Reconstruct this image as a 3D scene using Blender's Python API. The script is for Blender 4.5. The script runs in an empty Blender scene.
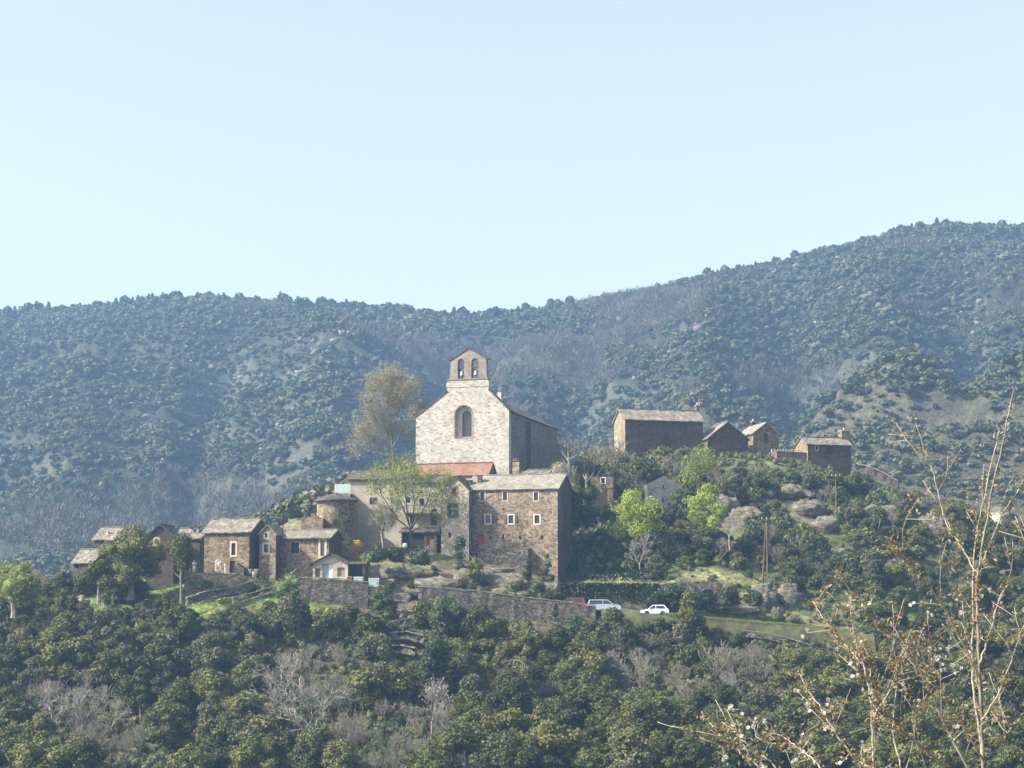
import bpy, math, random
import numpy as np
from mathutils import Vector, Matrix
from mathutils.geometry import tessellate_polygon

# ---------------------------------------------------------------- camera, light, exposure
F = 2000.0
PITCH = math.atan(256.0 / F)
S = bpy.context.scene
cam_d = bpy.data.cameras.new('camera'); cam = bpy.data.objects.new('camera', cam_d)
S.collection.objects.link(cam); S.camera = cam
cam_d.sensor_width = 36; cam_d.lens = 36 * F / 1024; cam_d.clip_start = 0.5; cam_d.clip_end = 20000
cam.location = (0, 0, 0); cam.rotation_euler = (math.pi / 2 + PITCH, 0, 0)
S.render.resolution_x = 1024; S.render.resolution_y = 768

SUN_AZ = 72      # degrees to the left of straight behind the camera
SUN_EL = 37
_a, _e = math.radians(SUN_AZ), math.radians(SUN_EL)
SUNV = Vector((-math.sin(_a) * math.cos(_e), -math.cos(_a) * math.cos(_e), math.sin(_e)))
W = bpy.data.worlds.new('World'); S.world = W; W.use_nodes = True
nt = W.node_tree; nt.nodes.clear()
wo = nt.nodes.new('ShaderNodeOutputWorld'); bg = nt.nodes.new('ShaderNodeBackground'); sk = nt.nodes.new('ShaderNodeTexSky')
sk.sky_type = 'NISHITA'; sk.sun_disc = False; sk.sun_elevation = _e
sk.sun_rotation = math.atan2(SUNV.x, SUNV.y)
sk.air_density = 1.0; sk.dust_density = 3.5; sk.ozone_density = 1.0; sk.altitude = 300
bg.inputs[1].default_value = 0.125
hs = nt.nodes.new('ShaderNodeHueSaturation'); hs.inputs['Saturation'].default_value = .52; hs.inputs['Hue'].default_value = .493; nt.links.new(sk.outputs[0], hs.inputs['Color']); nt.links.new(hs.outputs[0], bg.inputs[0]); nt.links.new(bg.outputs[0], wo.inputs[0])
sd = bpy.data.lights.new('sun', 'SUN'); sd.energy = 4.9; sd.angle = math.radians(0.5); sd.color = (1, .945, .85)
so = bpy.data.objects.new('sun', sd); S.collection.objects.link(so)
so.rotation_euler = SUNV.to_track_quat('Z', 'Y').to_euler()
S.view_settings.view_transform = 'Standard'; S.view_settings.look = 'None'
S.view_settings.exposure = 1.18; S.view_settings.gamma = 1
S.cycles.use_denoising = True
S.cycles.max_bounces = 6; S.cycles.diffuse_bounces = 3; S.cycles.glossy_bounces = 2; S.cycles.transmission_bounces = 3
S.cycles.volume_bounces = 1; S.cycles.transparent_max_bounces = 6
HAZE = 0.00028

# ---------------------------------------------------------------- helpers
def ray(px, py):
    dx = (px - 512) / F; dy = (384 - py) / F
    fy = math.cos(PITCH) - dy * math.sin(PITCH)
    return dx / fy, (math.sin(PITCH) + dy * math.cos(PITCH)) / fy
def P(px, py, Y):
    a, b = ray(px, py); return Vector((a * Y, Y, b * Y))
def proj(v):
    x, y, z = v
    d = y * math.cos(PITCH) + z * math.sin(PITCH); up = -y * math.sin(PITCH) + z * math.cos(PITCH)
    return 512 + F * x / d, 384 - F * up / d

def tag(o, label=None, cat=None, group=None, kind=None):
    if label: o['label'] = label
    if cat: o['category'] = cat
    if group: o['group'] = group
    if kind: o['kind'] = kind
    return o
def link(o, parent=None):
    S.collection.objects.link(o)
    if parent: o.parent = parent
    return o
def empty(name, loc, rz=0):
    o = bpy.data.objects.new(name, None); o.location = loc; o.rotation_euler = (0, 0, rz); o.empty_display_size = .5
    return link(o)
def copy_tree(o, parent=None):
    c = o.copy(); link(c)
    if parent: c.parent = parent
    for ch in list(o.children): copy_tree(ch, c)
    return c

class MB:
    def __init__(s): s.v = []; s.f = []
    def add(s, vs, fs):
        n = len(s.v); s.v += [tuple(v) for v in vs]; s.f += [tuple(i + n for i in f) for f in fs]
    def box(s, x0, x1, y0, y1, z0, z1):
        s.add([(x0,y0,z0),(x1,y0,z0),(x1,y1,z0),(x0,y1,z0),(x0,y0,z1),(x1,y0,z1),(x1,y1,z1),(x0,y1,z1)],
              [(0,3,2,1),(4,5,6,7),(0,1,5,4),(1,2,6,5),(2,3,7,6),(3,0,4,7)])
    def quad(s, a, b, c, d): s.add([a, b, c, d], [(0, 1, 2, 3)])
    def tube(s, pts, rs, n=6, cap=True):
        pts = [Vector(p) for p in pts]; rings = []
        for i, p in enumerate(pts):
            d = (pts[min(i+1, len(pts)-1)] - pts[max(i-1, 0)]).normalized()
            a = d.orthogonal().normalized(); b = d.cross(a)
            r = rs[i] if hasattr(rs, '__len__') else rs
            rings.append([p + (a*math.cos(2*math.pi*k/n) + b*math.sin(2*math.pi*k/n))*r for k in range(n)])
        vs = [v for r in rings for v in r]; fs = []
        for i in range(len(pts)-1):
            for k in range(n): fs.append((i*n+k, i*n+(k+1)%n, (i+1)*n+(k+1)%n, (i+1)*n+k))
        if cap: fs.append(tuple(range(n-1, -1, -1))); fs.append(tuple((len(pts)-1)*n+k for k in range(n)))
        s.add(vs, fs)
    def lathe(s, prof, n=12, c=(0,0,0)):
        vs = [(c[0]+r*math.cos(2*math.pi*k/n), c[1]+r*math.sin(2*math.pi*k/n), c[2]+z) for r, z in prof for k in range(n)]
        fs = [(i*n+k, i*n+(k+1)%n, (i+1)*n+(k+1)%n, (i+1)*n+k) for i in range(len(prof)-1) for k in range(n)]
        fs.append(tuple(range(n-1,-1,-1))); fs.append(tuple((len(prof)-1)*n+k for k in range(n)))
        s.add(vs, fs)
    def prism(s, poly, y0, y1):     # polygon in x,z extruded along y
        n = len(poly)
        vs = [(x, y0, z) for x, z in poly] + [(x, y1, z) for x, z in poly]
        s.add(vs, [tuple(range(n)), tuple(range(2*n-1, n-1, -1))] + [(i, i+n, (i+1)%n+n, (i+1)%n) for i in range(n)])
    def panel(s, outer, holes, o, ux, depth_dir, depth):   # wall face in (u,z) with real holes and reveals
        o = Vector(o); ux = Vector(ux); dd = Vector(depth_dir); Z = Vector((0,0,1))
        loops = [[Vector((u, v, 0)) for u, v in outer]] + [[Vector((u, v, 0)) for u, v in h] for h in holes]
        tris = tessellate_polygon(loops)
        flat = [p for l in loops for p in l]
        s.add([o + ux*p.x + Z*p.y for p in flat], tris)
        for h in holes:
            n = len(h)
            vs = [o + ux*u + Z*v for u, v in h]; vs += [p + dd*depth for p in vs]
            s.add(vs, [(i, (i+1)%n, (i+1)%n+n, i+n) for i in range(n)])
    def slab(s, A, B, C, D, t, nu=14, nv=6, jit=.03, rnd=None, edge=.08):   # A,B lower edge; D,C upper edge
        rnd = rnd or random.Random(3)
        A, B, C, D = map(Vector, (A, B, C, D)); top = []
        nrm = (B-A).cross(D-A).normalized(); e = (D-A).normalized()
        for j in range(nv+1):
            for i in range(nu+1):
                p = A.lerp(B, i/nu).lerp(D.lerp(C, i/nu), j/nv)
                p = p + nrm*rnd.uniform(-jit, jit)
                if j == 0: p = p - e*rnd.uniform(0, edge)
                top.append(p)
        n = len(top); vs = top + [p - nrm*t for p in top]; W1 = nu+1; fs = []
        for j in range(nv):
            for i in range(nu):
                a = j*W1+i; fs.append((a, a+1, a+1+W1, a+W1)); fs.append((a+n, a+W1+n, a+1+W1+n, a+1+n))
        for i in range(nu):
            fs.append((i+1, i, i+n, i+1+n)); a = nv*W1+i; fs.append((a, a+1, a+1+n, a+n))
        for j in range(nv):
            a = j*W1; fs.append((a, a+W1, a+W1+n, a+n)); a = j*W1+nu; fs.append((a+W1, a, a+n, a+W1+n))
        s.add(vs, fs)
    def build(s, name, mat, parent=None, smooth=False):
        me = bpy.data.meshes.new(name); me.from_pydata(s.v, [], s.f); me.update()
        if mat: me.materials.append(mat)
        if smooth: me.polygons.foreach_set('use_smooth', [True]*len(me.polygons))
        return link(bpy.data.objects.new(name, me), parent)

def np_mesh(name, V, Q, mat, tint=None, smooth=False):
    """V (n,3) float, Q (m,k) int"""
    me = bpy.data.meshes.new(name); k = Q.shape[1]; m = len(Q)
    me.vertices.add(len(V)); me.vertices.foreach_set('co', V.astype(np.float32).ravel())
    me.loops.add(m*k); me.loops.foreach_set('vertex_index', Q.astype(np.int32).ravel())
    me.polygons.add(m); me.polygons.foreach_set('loop_start', np.arange(0, m*k, k, dtype=np.int32))
    me.polygons.foreach_set('loop_total', np.full(m, k, dtype=np.int32))
    if smooth: me.polygons.foreach_set('use_smooth', np.ones(m, dtype=bool))
    me.update(calc_edges=True)
    if tint is not None:
        at = me.attributes.new('tint', 'FLOAT', 'POINT'); at.data.foreach_set('value', tint.astype(np.float32))
    if mat: me.materials.append(mat)
    return me

def _h(ix, iy, seed):
    h = (ix.astype(np.int64)*374761393 + iy.astype(np.int64)*668265263 + seed*974634777) & 0xffffffff
    h = ((h ^ (h >> 13))*1274126177) & 0xffffffff
    return ((h ^ (h >> 16)) & 0xffff)/65535.0
def vnoise(x, y, seed=0):
    x = np.asarray(x, float); y = np.asarray(y, float)
    ix = np.floor(x).astype(np.int64); iy = np.floor(y).astype(np.int64); fx = x-ix; fy = y-iy
    fx = fx*fx*(3-2*fx); fy = fy*fy*(3-2*fy)
    a = _h(ix, iy, seed); b = _h(ix+1, iy, seed); c = _h(ix, iy+1, seed); d = _h(ix+1, iy+1, seed)
    return (a*(1-fx)+b*fx)*(1-fy)+(c*(1-fx)+d*fx)*fy
def fbm(x, y, seed=0, o=4):
    t = 0; amp = .5
    for i in range(o): t = t + amp*vnoise(x*2**i, y*2**i, seed+i); amp *= .5
    return t/(1-.5**o)      # 0..1

# ---------------------------------------------------------------- materials
def newmat(name):
    m = bpy.data.materials.new(name); m.use_nodes = True; n = m.node_tree; n.nodes.clear()
    out = n.nodes.new('ShaderNodeOutputMaterial'); b = n.nodes.new('ShaderNodeBsdfPrincipled')
    b.inputs['Roughness'].default_value = .85; b.inputs['Specular IOR Level'].default_value = .25
    n.links.new(b.outputs[0], out.inputs[0]); return m, n, b, out
def ramp(n, stops, interp='LINEAR'):
    r = n.nodes.new('ShaderNodeValToRGB'); r.color_ramp.interpolation = interp; e = r.color_ramp.elements
    while len(e) < len(stops): e.new(.5)
    for k, (p, c) in enumerate(stops): e[k].position = p; e[k].color = (*c, 1)
    return r
def noise(n, scale, detail=3, vec=None, rough=.5):
    t = n.nodes.new('ShaderNodeTexNoise'); t.inputs['Scale'].default_value = scale
    t.inputs['Detail'].default_value = detail; t.inputs['Roughness'].default_value = rough
    if vec: n.links.new(vec, t.inputs['Vector'])
    return t
def mixc(n, a, b, f, mode='MIX'):
    m = n.nodes.new('ShaderNodeMix'); m.data_type = 'RGBA'; m.blend_type = mode
    for s, v in ((m.inputs[6], a), (m.inputs[7], b), (m.inputs[0], f)):
        if hasattr(v, 'is_output'): n.links.new(v, s)
        elif isinstance(v, (int, float)): s.default_value = v
        else: s.default_value = (*v, 1)
    return m.outputs[2]
def plain(name, c, rough=.8, var=.15, scale=3, metal=0, spec=.25):
    m, n, b, _ = newmat(name); tc = n.nodes.new('ShaderNodeTexCoord')
    t = noise(n, scale, 4, tc.outputs['Object'])
    r = ramp(n, [(.3, tuple(x*(1-var) for x in c)), (.7, tuple(min(1, x*(1+var)) for x in c))])
    n.links.new(t.outputs[0], r.inputs[0]); n.links.new(r.outputs[0], b.inputs['Base Color'])
    b.inputs['Roughness'].default_value = rough; b.inputs['Metallic'].default_value = metal; b.inputs['Specular IOR Level'].default_value = spec
    return m
def stone(name, cols, mortar, scale=2.6, squash=1.7, mfac=.6, big=.45, bump=.6, dist=.06):
    cols = [tuple(x*.80 for x in c) for c in cols]; mortar = tuple(x*.80 for x in mortar)
    m, n, b, _ = newmat(name); tc = n.nodes.new('ShaderNodeTexCoord'); mp = n.nodes.new('ShaderNodeMapping')
    mp.inputs['Scale'].default_value = (1, 1, squash)
    dn = noise(n, 1.1, 3, tc.outputs['Object']); va = n.nodes.new('ShaderNodeVectorMath'); va.operation = 'MULTIPLY_ADD'; va.inputs[1].default_value = (.5,.5,.3)
    n.links.new(dn.outputs['Color'], va.inputs[0]); n.links.new(tc.outputs['Object'], va.inputs[2]); n.links.new(va.outputs[0], mp.inputs[0])
    v = n.nodes.new('ShaderNodeTexVoronoi'); v.inputs['Scale'].default_value = scale; n.links.new(mp.outputs[0], v.inputs['Vector'])
    e = n.nodes.new('ShaderNodeTexVoronoi'); e.feature = 'DISTANCE_TO_EDGE'; e.inputs['Scale'].default_value = scale; n.links.new(mp.outputs[0], e.inputs['Vector'])
    sp = n.nodes.new('ShaderNodeSeparateColor'); n.links.new(v.outputs['Color'], sp.inputs[0])
    k = len(cols); r = ramp(n, [(i/max(1, k-1), c) for i, c in enumerate(cols)]); n.links.new(sp.outputs[0], r.inputs[0])
    er = ramp(n, [(dist*.4, (1,1,1)), (dist*1.6, (0,0,0))]); n.links.new(e.outputs['Distance'], er.inputs[0])
    fm = n.nodes.new('ShaderNodeMath'); fm.operation = 'MULTIPLY'; fm.inputs[1].default_value = mfac; n.links.new(er.outputs[0], fm.inputs[0])
    c = mixc(n, r.outputs[0], mortar, fm.outputs[0])
    w = noise(n, .35, 5, tc.outputs['Object'], .65); wr = ramp(n, [(.3, (1-big,)*3), (.7, (1+big*.6,)*3)]); n.links.new(w.outputs[0], wr.inputs[0])
    c = mixc(n, c, wr.outputs[0], 1.0, 'MULTIPLY')
    n.links.new(c, b.inputs['Base Color'])
    bp = n.nodes.new('ShaderNodeBump'); bp.inputs['Strength'].default_value = bump; bp.inputs['Distance'].default_value = .12
    hm = n.nodes.new('ShaderNodeMath'); hm.operation = 'MINIMUM'; hm.inputs[1].default_value = .12; n.links.new(e.outputs['Distance'], hm.inputs[0])
    n2 = noise(n, 9, 4, tc.outputs['Object']); ad = n.nodes.new('ShaderNodeMath'); ad.operation = 'MULTIPLY_ADD'; ad.inputs[1].default_value = .15
    n.links.new(n2.outputs[0], ad.inputs[0]); n.links.new(hm.outputs[0], ad.inputs[2])
    n.links.new(ad.outputs[0], bp.inputs['Height']); n.links.new(bp.outputs[0], b.inputs['Normal'])
    return m
def leafmat(name, stops, trans=.2, rough=.6, nscale=.5, orand=.6):
    """leaf colour: per tree (object random), per clump (tint) and a slow noise"""
    m, n, b, out = newmat(name); tc = n.nodes.new('ShaderNodeTexCoord')
    oi = n.nodes.new('ShaderNodeObjectInfo'); at = n.nodes.new('ShaderNodeAttribute'); at.attribute_name = 'tint'
    geo = n.nodes.new('ShaderNodeNewGeometry')
    t = noise(n, nscale, 3, geo.outputs['Position'])
    def mth(op, a, b2):
        x = n.nodes.new('ShaderNodeMath'); x.operation = op
        for s, q in ((x.inputs[0], a), (x.inputs[1], b2)):
            if hasattr(q, 'is_output'): n.links.new(q, s)
            else: s.default_value = q
        return x.outputs[0]
    tt = mth('MULTIPLY', mth('SUBTRACT', t.outputs[0], .5), .9)
    ob = mth('MULTIPLY', mth('SUBTRACT', oi.outputs['Random'], .5), orand)
    ta = mth('MULTIPLY', mth('SUBTRACT', at.outputs['Fac'], .5), .55)
    f = mth('ADD', mth('ADD', mth('ADD', tt, ob), ta), .5)
    r = ramp(n, stops); n.links.new(f, r.inputs[0]); n.links.new(r.outputs[0], b.inputs['Base Color'])
    b.inputs['Roughness'].default_value = rough
    if trans:
        tr = n.nodes.new('ShaderNodeBsdfTranslucent'); mx = n.nodes.new('ShaderNodeMixShader'); mx.inputs[0].default_value = trans
        n.links.new(r.outputs[0], tr.inputs[0]); n.links.new(b.outputs[0], mx.inputs[1]); n.links.new(tr.outputs[0], mx.inputs[2])
        n.links.new(mx.outputs[0], out.inputs[0])
    return m

M = {}
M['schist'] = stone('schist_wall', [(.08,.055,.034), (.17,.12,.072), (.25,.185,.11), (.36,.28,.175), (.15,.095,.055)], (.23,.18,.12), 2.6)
M['schist_dark_and_shaded'] = stone('dark_and_shaded_schist_wall', [(.05,.038,.03), (.10,.07,.052), (.15,.11,.08), (.09,.06,.045)], (.12,.095,.075), 2.6)  # dark stone; also painted shade on house sides and hilltop fronts
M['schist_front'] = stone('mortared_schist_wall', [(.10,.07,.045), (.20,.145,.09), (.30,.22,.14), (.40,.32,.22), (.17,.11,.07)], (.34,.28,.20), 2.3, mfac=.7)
M['schist_warm_and_lit'] = stone('warm_and_lit_schist_wall', [(.15,.11,.065), (.26,.19,.11), (.36,.28,.17), (.48,.40,.27)], (.38,.32,.22), 2.4, mfac=.7)  # warm stone; also painted sunlight on the hilltop gables
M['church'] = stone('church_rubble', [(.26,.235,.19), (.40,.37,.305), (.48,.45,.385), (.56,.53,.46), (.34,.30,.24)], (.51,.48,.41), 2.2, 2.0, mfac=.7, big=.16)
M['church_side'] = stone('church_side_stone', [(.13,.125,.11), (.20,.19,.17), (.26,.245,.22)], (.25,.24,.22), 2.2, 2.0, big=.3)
M['ashlar'] = stone('dressed_stone', [(.23,.195,.15), (.33,.295,.235), (.25,.20,.15), (.34,.315,.26), (.22,.15,.115)], (.29,.26,.205), 1.6, 1.4, mfac=.4, big=.15)
M['render'] = stone('lime_render', [(.42,.37,.28), (.48,.43,.33), (.38,.33,.25)], (.44,.39,.30), 1.3, 1.2, mfac=.3, big=.28, bump=.25)
M['render_patchy'] = stone('patchy_render', [(.38,.31,.23), (.54,.47,.35), (.62,.55,.42), (.32,.25,.17)], (.58,.51,.40), 1.9, 1.3, mfac=.6, big=.3)
M['red_stone'] = stone('red_stone', [(.30,.14,.09), (.38,.19,.12), (.42,.28,.19)], (.35,.26,.19), 3, 1.2)
M['pale_stone'] = plain('pale_surround', (.44,.40,.32), .85, .15, 2)
M['lauze'] = stone('lauze_roof', [(.17,.15,.115), (.28,.25,.19), (.36,.32,.24), (.22,.19,.15)], (.10,.085,.065), 2.0, 1, mfac=.6, big=.25)
M['lauze_grey'] = stone('grey_lauze_roof', [(.22,.20,.16), (.30,.275,.22), (.37,.34,.27)], (.14,.125,.10), 2.0, 1, mfac=.5, big=.2)
M['lauze_dark'] = stone('dark_lauze_roof', [(.07,.06,.05), (.12,.10,.08), (.17,.15,.12)], (.05,.04,.035), 2.2, 1, mfac=.5, big=.3)
M['tile'] = stone('clay_tile_roof', [(.24,.115,.07), (.33,.17,.105), (.27,.18,.12)], (.20,.10,.065), 3, 1, mfac=.4, big=.3)
M['drystone'] = stone('dry_stone', [(.05,.042,.032), (.10,.088,.066), (.16,.138,.104), (.24,.21,.16)], (.05,.042,.034), 3.0, 1.6, mfac=.6, big=.35, bump=.8)
M['coping'] = plain('stone_coping', (.20,.18,.14), .9, .3, 4)
def rockmat():
    m, n, b, _ = newmat('rock'); tc = n.nodes.new('ShaderNodeTexCoord')
    mp = n.nodes.new('ShaderNodeMapping'); mp.inputs['Scale'].default_value = (.5,.5,1.8); mp.inputs['Rotation'].default_value = (.3,.35,0)
    n.links.new(tc.outputs['Object'], mp.inputs[0])
    t = noise(n, 1.4, 8, mp.outputs[0], .7); r = ramp(n, [(.32,(.045,.04,.03)),(.45,(.13,.115,.085)),(.58,(.235,.21,.165)),(.75,(.36,.33,.28))])
    n.links.new(t.outputs[0], r.inputs[0])
    t2 = noise(n, .8, 4, tc.outputs['Object']); r2 = ramp(n, [(.52,(0,0,0)),(.68,(1,1,1))]); n.links.new(t2.outputs[0], r2.inputs[0])
    n.links.new(mixc(n, r.outputs[0], (.12,.125,.055), r2.outputs[0]), b.inputs['Base Color'])
    bp = n.nodes.new('ShaderNodeBump'); bp.inputs['Strength'].default_value = 1; bp.inputs['Distance'].default_value = .5
    n.links.new(t.outputs[0], bp.inputs['Height']); n.links.new(bp.outputs[0], b.inputs['Normal']); return m
M['rock'] = rockmat()
M['oak'] = leafmat('holm_oak_leaves', [(0,(.028,.038,.009)), (.4,(.062,.074,.015)), (.65,(.110,.116,.026)), (1,(.17,.165,.042))], .12)
M['oak_grey'] = leafmat('grey_green_leaves', [(0,(.05,.06,.022)), (.5,(.10,.108,.042)), (1,(.17,.16,.07))], .15)
M['shrub'] = leafmat('shrub_leaves', [(0,(.035,.052,.015)), (.5,(.08,.10,.03)), (1,(.15,.155,.06))], .15)
M['bright'] = leafmat('spring_leaves', [(0,(.19,.24,.03)), (.5,(.32,.39,.045)), (1,(.44,.49,.08))], .4, orand=.1)
M['palegreen'] = leafmat('pale_green_leaves', [(0,(.15,.18,.035)), (.5,(.24,.27,.06)), (1,(.34,.35,.10))], .4, orand=.1)
M['greengrey'] = leafmat('budding_leaves', [(0,(.22,.20,.12)), (.5,(.30,.27,.16)), (1,(.38,.34,.20))], .3, orand=.1)
M['gold'] = leafmat('yellow_blossom', [(0,(.40,.27,.03)), (1,(.60,.44,.06))], .3, orand=.1)
M['ivy'] = leafmat('shade_darkened_ivy_leaves', [(0,(.014,.026,.009)), (.5,(.032,.052,.018)), (1,(.07,.095,.035))], .1, rough=.45)  # ivy green darkened to deepen the house's shadow on the bank
M['farleaf'] = leafmat('far_forest_leaves', [(0,(.022,.030,.011)), (.35,(.036,.047,.016)), (.7,(.052,.062,.023)), (1,(.078,.078,.036))], .08, nscale=.02)
M['farbare'] = leafmat('bare_woodland', [(0,(.075,.062,.05)), (.5,(.12,.10,.08)), (1,(.17,.142,.115))], .1, nscale=.02)
M['scrub'] = leafmat('scrub', [(0,(.035,.045,.018)), (.45,(.065,.075,.03)), (.75,(.10,.10,.045)), (1,(.15,.13,.08))], .1, nscale=.03)
M['grassblade'] = leafmat('grass', [(0,(.07,.11,.025)), (.5,(.14,.20,.045)), (1,(.24,.27,.09))], .3)
M['bark'] = plain('grey_bark', (.20,.18,.155), .9, .3, 2)
M['bark_pale'] = plain('pale_bark', (.26,.235,.20), .9, .3, 2)
M['bark_dark'] = plain('dark_bark', (.09,.075,.06), .9, .3, 2)
M['bark_green'] = plain('budding_twigs', (.27,.24,.18), .9, .2, 2)
M['bark_brown'] = plain('brown_twigs', (.20,.18,.135), .9, .3, 2)
M['glass'] = plain('dark_window', (.03,.032,.035), .15, .2, 2, spec=.5)
M['interior'] = plain('dark_interior', (.025,.022,.02), .9)
M['glass_pale'] = plain('greyish_pane', (.16,.16,.14), .3, .3, 1, spec=.5)
M['white'] = plain('white_paint', (.60,.585,.53), .6, .06)
M['blue_shutter'] = plain('blue_shutter', (.30,.38,.48), .7, .1)
M['brown_shutter'] = plain('brown_shutter', (.10,.075,.06), .8, .2)
M['red_door'] = plain('red_door', (.30,.075,.05), .7, .2)
M['wood'] = plain('old_wood', (.17,.12,.08), .85, .3)
M['wood_pale'] = plain('weathered_wood', (.30,.25,.19), .85, .25)
M['turq'] = plain('turquoise_paint', (.36,.46,.42), .6, .08)
M['metal'] = plain('galvanised_metal', (.35,.36,.36), .4, .1, 2, .6)
M['black'] = plain('black_iron', (.02,.02,.02), .6)
M['bronze'] = plain('bell_metal', (.30,.30,.27), .5, .1, 3, .5)
M['far_petal'] = plain('distant_petals', (.42,.40,.37), .9, .2, 2)
# ---------------------------------------------------------------- terrain
ROWS = [200, 230, 250, 261, 265, 270, 276, 285, 300, 320, 335, 350, 390, 450, 520, 600, 640, 700, 800, 900, 1000, 1100, 1160, 1400]
TAB = {
-150: [850,770,720,690,680,668,655,640,630,650,670,690,720,740, 700,615,590,560,495,430,365,312,318,380],
20:  [850,760,695,665,650,635,620,605,600,620,640,660,700,720, 690,605,580,550,482,415,352,308,314,370],
90:  [850,755,690,650,635,615,598,583,578,590,600,620,650,700, 680,600,576,547,478,412,348,303,309,370],
150: [850,755,690,645,625,605,588,574,572,580,588,600,620,660, 660,596,572,542,474,408,342,297,303,370],
210: [850,755,685,632,612,592,576,570,568,560,556,556,562,620, 650,592,568,536,470,402,338,294,300,370],
260: [850,755,685,628,604,586,576,572,562,550,540,532,528,590, 640,588,564,530,466,400,338,296,302,370],
330: [850,755,685,620,600,583,578,562,545,530,518,508,498,550, 620,582,558,524,460,400,342,300,306,370],
400: [850,755,690,630,606,592,575,548,540,510,495,485,480,520, 600,575,552,518,455,400,350,307,313,370],
450: [850,755,690,635,594,592,572,550,530,490,482,480,480,520, 590,570,548,512,450,400,352,312,318,370],
510: [850,755,690,635,600,598,580,556,520,485,480,480,488,530, 580,560,540,505,445,395,348,310,315,370],
560: [850,755,690,638,607,605,592,578,530,490,475,475,500,540, 570,545,525,490,438,388,340,302,308,365],
620: [850,755,695,645,614,611,592,574,515,480,465,465,490,530, 560,520,495,480,430,375,328,291,297,360],
680: [850,758,692,640,620,616,594,573,520,478,458,460,480,525, 545,490,470,470,425,370,320,278,284,350],
740: [850,760,690,638,625,620,600,574,530,485,460,460,480,520, 528,465,452,466,425,366,312,265,271,340],
800: [850,762,695,647,633,628,610,588,545,495,462,465,490,520, 510,443,436,462,425,366,306,254,260,330],
860: [850,768,700,655,645,636,620,602,560,505,480,476,500,530, 500,424,420,455,422,362,296,236,242,320],
910: [850,775,728,690,665,650,635,615,570,525,500,500,516,545, 500,412,408,448,418,358,285,224,230,310],
960: [850,782,735,700,680,665,650,630,590,545,522,516,530,550, 500,405,402,440,412,352,280,222,228,310],
1024:[850,790,745,715,700,685,670,650,610,570,545,535,545,560, 495,400,396,435,408,348,280,224,229,310],
1170:[860,800,760,730,715,700,690,670,640,600,580,570,575,575, 490,395,392,430,404,344,280,225,230,310]}
for c in TAB:
    for j, dy in ((19, 3), (20, 6), (21, 9), (22, 9)): TAB[c][j] += dy
colp = np.array(sorted(TAB)); zt = np.array([[ray(512, TAB[c][j])[1]*ROWS[j] for j in range(len(ROWS))] for c in colp])
NEAR = [(-80, 3), (-30, 1), (0, -1.8), (12, -4), (60, -30), (120, -45), (165, -38)]
YY = np.array([r[0] for r in NEAR] + ROWS, float)
zt = np.hstack([np.tile([r[1] for r in NEAR], (len(colp), 1)), zt])
FPX = np.arange(-150, 1171, 8.0); FY = np.concatenate([np.arange(-80, 190, 4), np.arange(190, 400, 1.0), np.arange(400, 1401, 5)])
_t = np.array([np.interp(FPX, colp, zt[:, j]) for j in range(zt.shape[1])]).T
_t = np.array([np.interp(FY, YY, _t[i]) for i in range(len(FPX))])
_k = np.array([1, 2, 3, 2, 1])/9.
def _blur(t, ax):
    p = np.pad(t, [(2, 2) if a == ax else (0, 0) for a in (0, 1)], mode='edge'); o = 0
    for i, w in enumerate(_k): o = o + w*(p[i:i+t.shape[0], :] if ax == 0 else p[:, i:i+t.shape[1]])
    return o
for _ in range(2): _t = _blur(_t, 0)
_t = _blur(_t, 1)
FT = _t
def T0(x, y):
    x = np.asarray(x, float); y = np.asarray(y, float)
    px = np.clip(512 + F*0.9919*x/np.maximum(y, 15), -150, 1170); yy = np.clip(y, -80, 1400)
    i = np.clip((px+150)/8, 0, len(FPX)-1.001); i0 = i.astype(int); fi = i-i0
    j = np.clip(np.interp(yy, FY, np.arange(len(FY))), 0, len(FY)-1.001); j0 = j.astype(int); fj = j-j0
    return (FT[i0, j0]*(1-fi)+FT[i0+1, j0]*fi)*(1-fj)+(FT[i0, j0+1]*(1-fi)+FT[i0+1, j0+1]*fi)*fj
def T(x, y):
    x = np.asarray(x, float); y = np.asarray(y, float)
    far = np.clip((y-420)/200, 0, 1); mid = np.clip((y-190)/40, 0, 1)*(1-far)
    # road and building band kept calmer
    calm = 1-.75*np.exp(-((y-267)/5)**2)
    n = (fbm(x/14, y/14, 3)-.5)*3.2*mid*calm + (fbm(x/3, y/3, 9, 3)-.5)*.9*mid*calm
    rid = 1-np.abs(2*fbm(x/75+.02*y, y/120, 21, 5)-1)
    n = n + far*((rid-.75)*42 + (fbm(x/22, y/22, 5)-.5)*10)*np.clip((1120-y)/150, .12, 1)
    pxx = 512+F*x/np.maximum(y, 15); u = np.clip((y-640)/420, 0, 1); fade = far*np.clip((1075-y)/110, 0, 1)*np.clip((y-600)/60, 0, 1)
    for a, b, w, d in ((400, 478, 34, -30), (318, 330, 42, 16), (560, 600, 26, -16), (170, 235, 24, -14), (690, 720, 30, 13), (790, 800, 26, -14), (905, 880, 34, 14), (60, 90, 30, 9), (980, 965, 24, -12)):
        n = n + fade*d*np.exp(-((pxx-(a+(b-a)*u))/w)**2)
    return T0(x, y) + n
def Tz(x, y): return float(T(x, y))
def G(px, Y, dz=0):          # ground point under pixel column px at depth Y
    x = (px-512)/(F*0.9919)*Y; return Vector((x, Y, Tz(x, Y)+dz))

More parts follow.
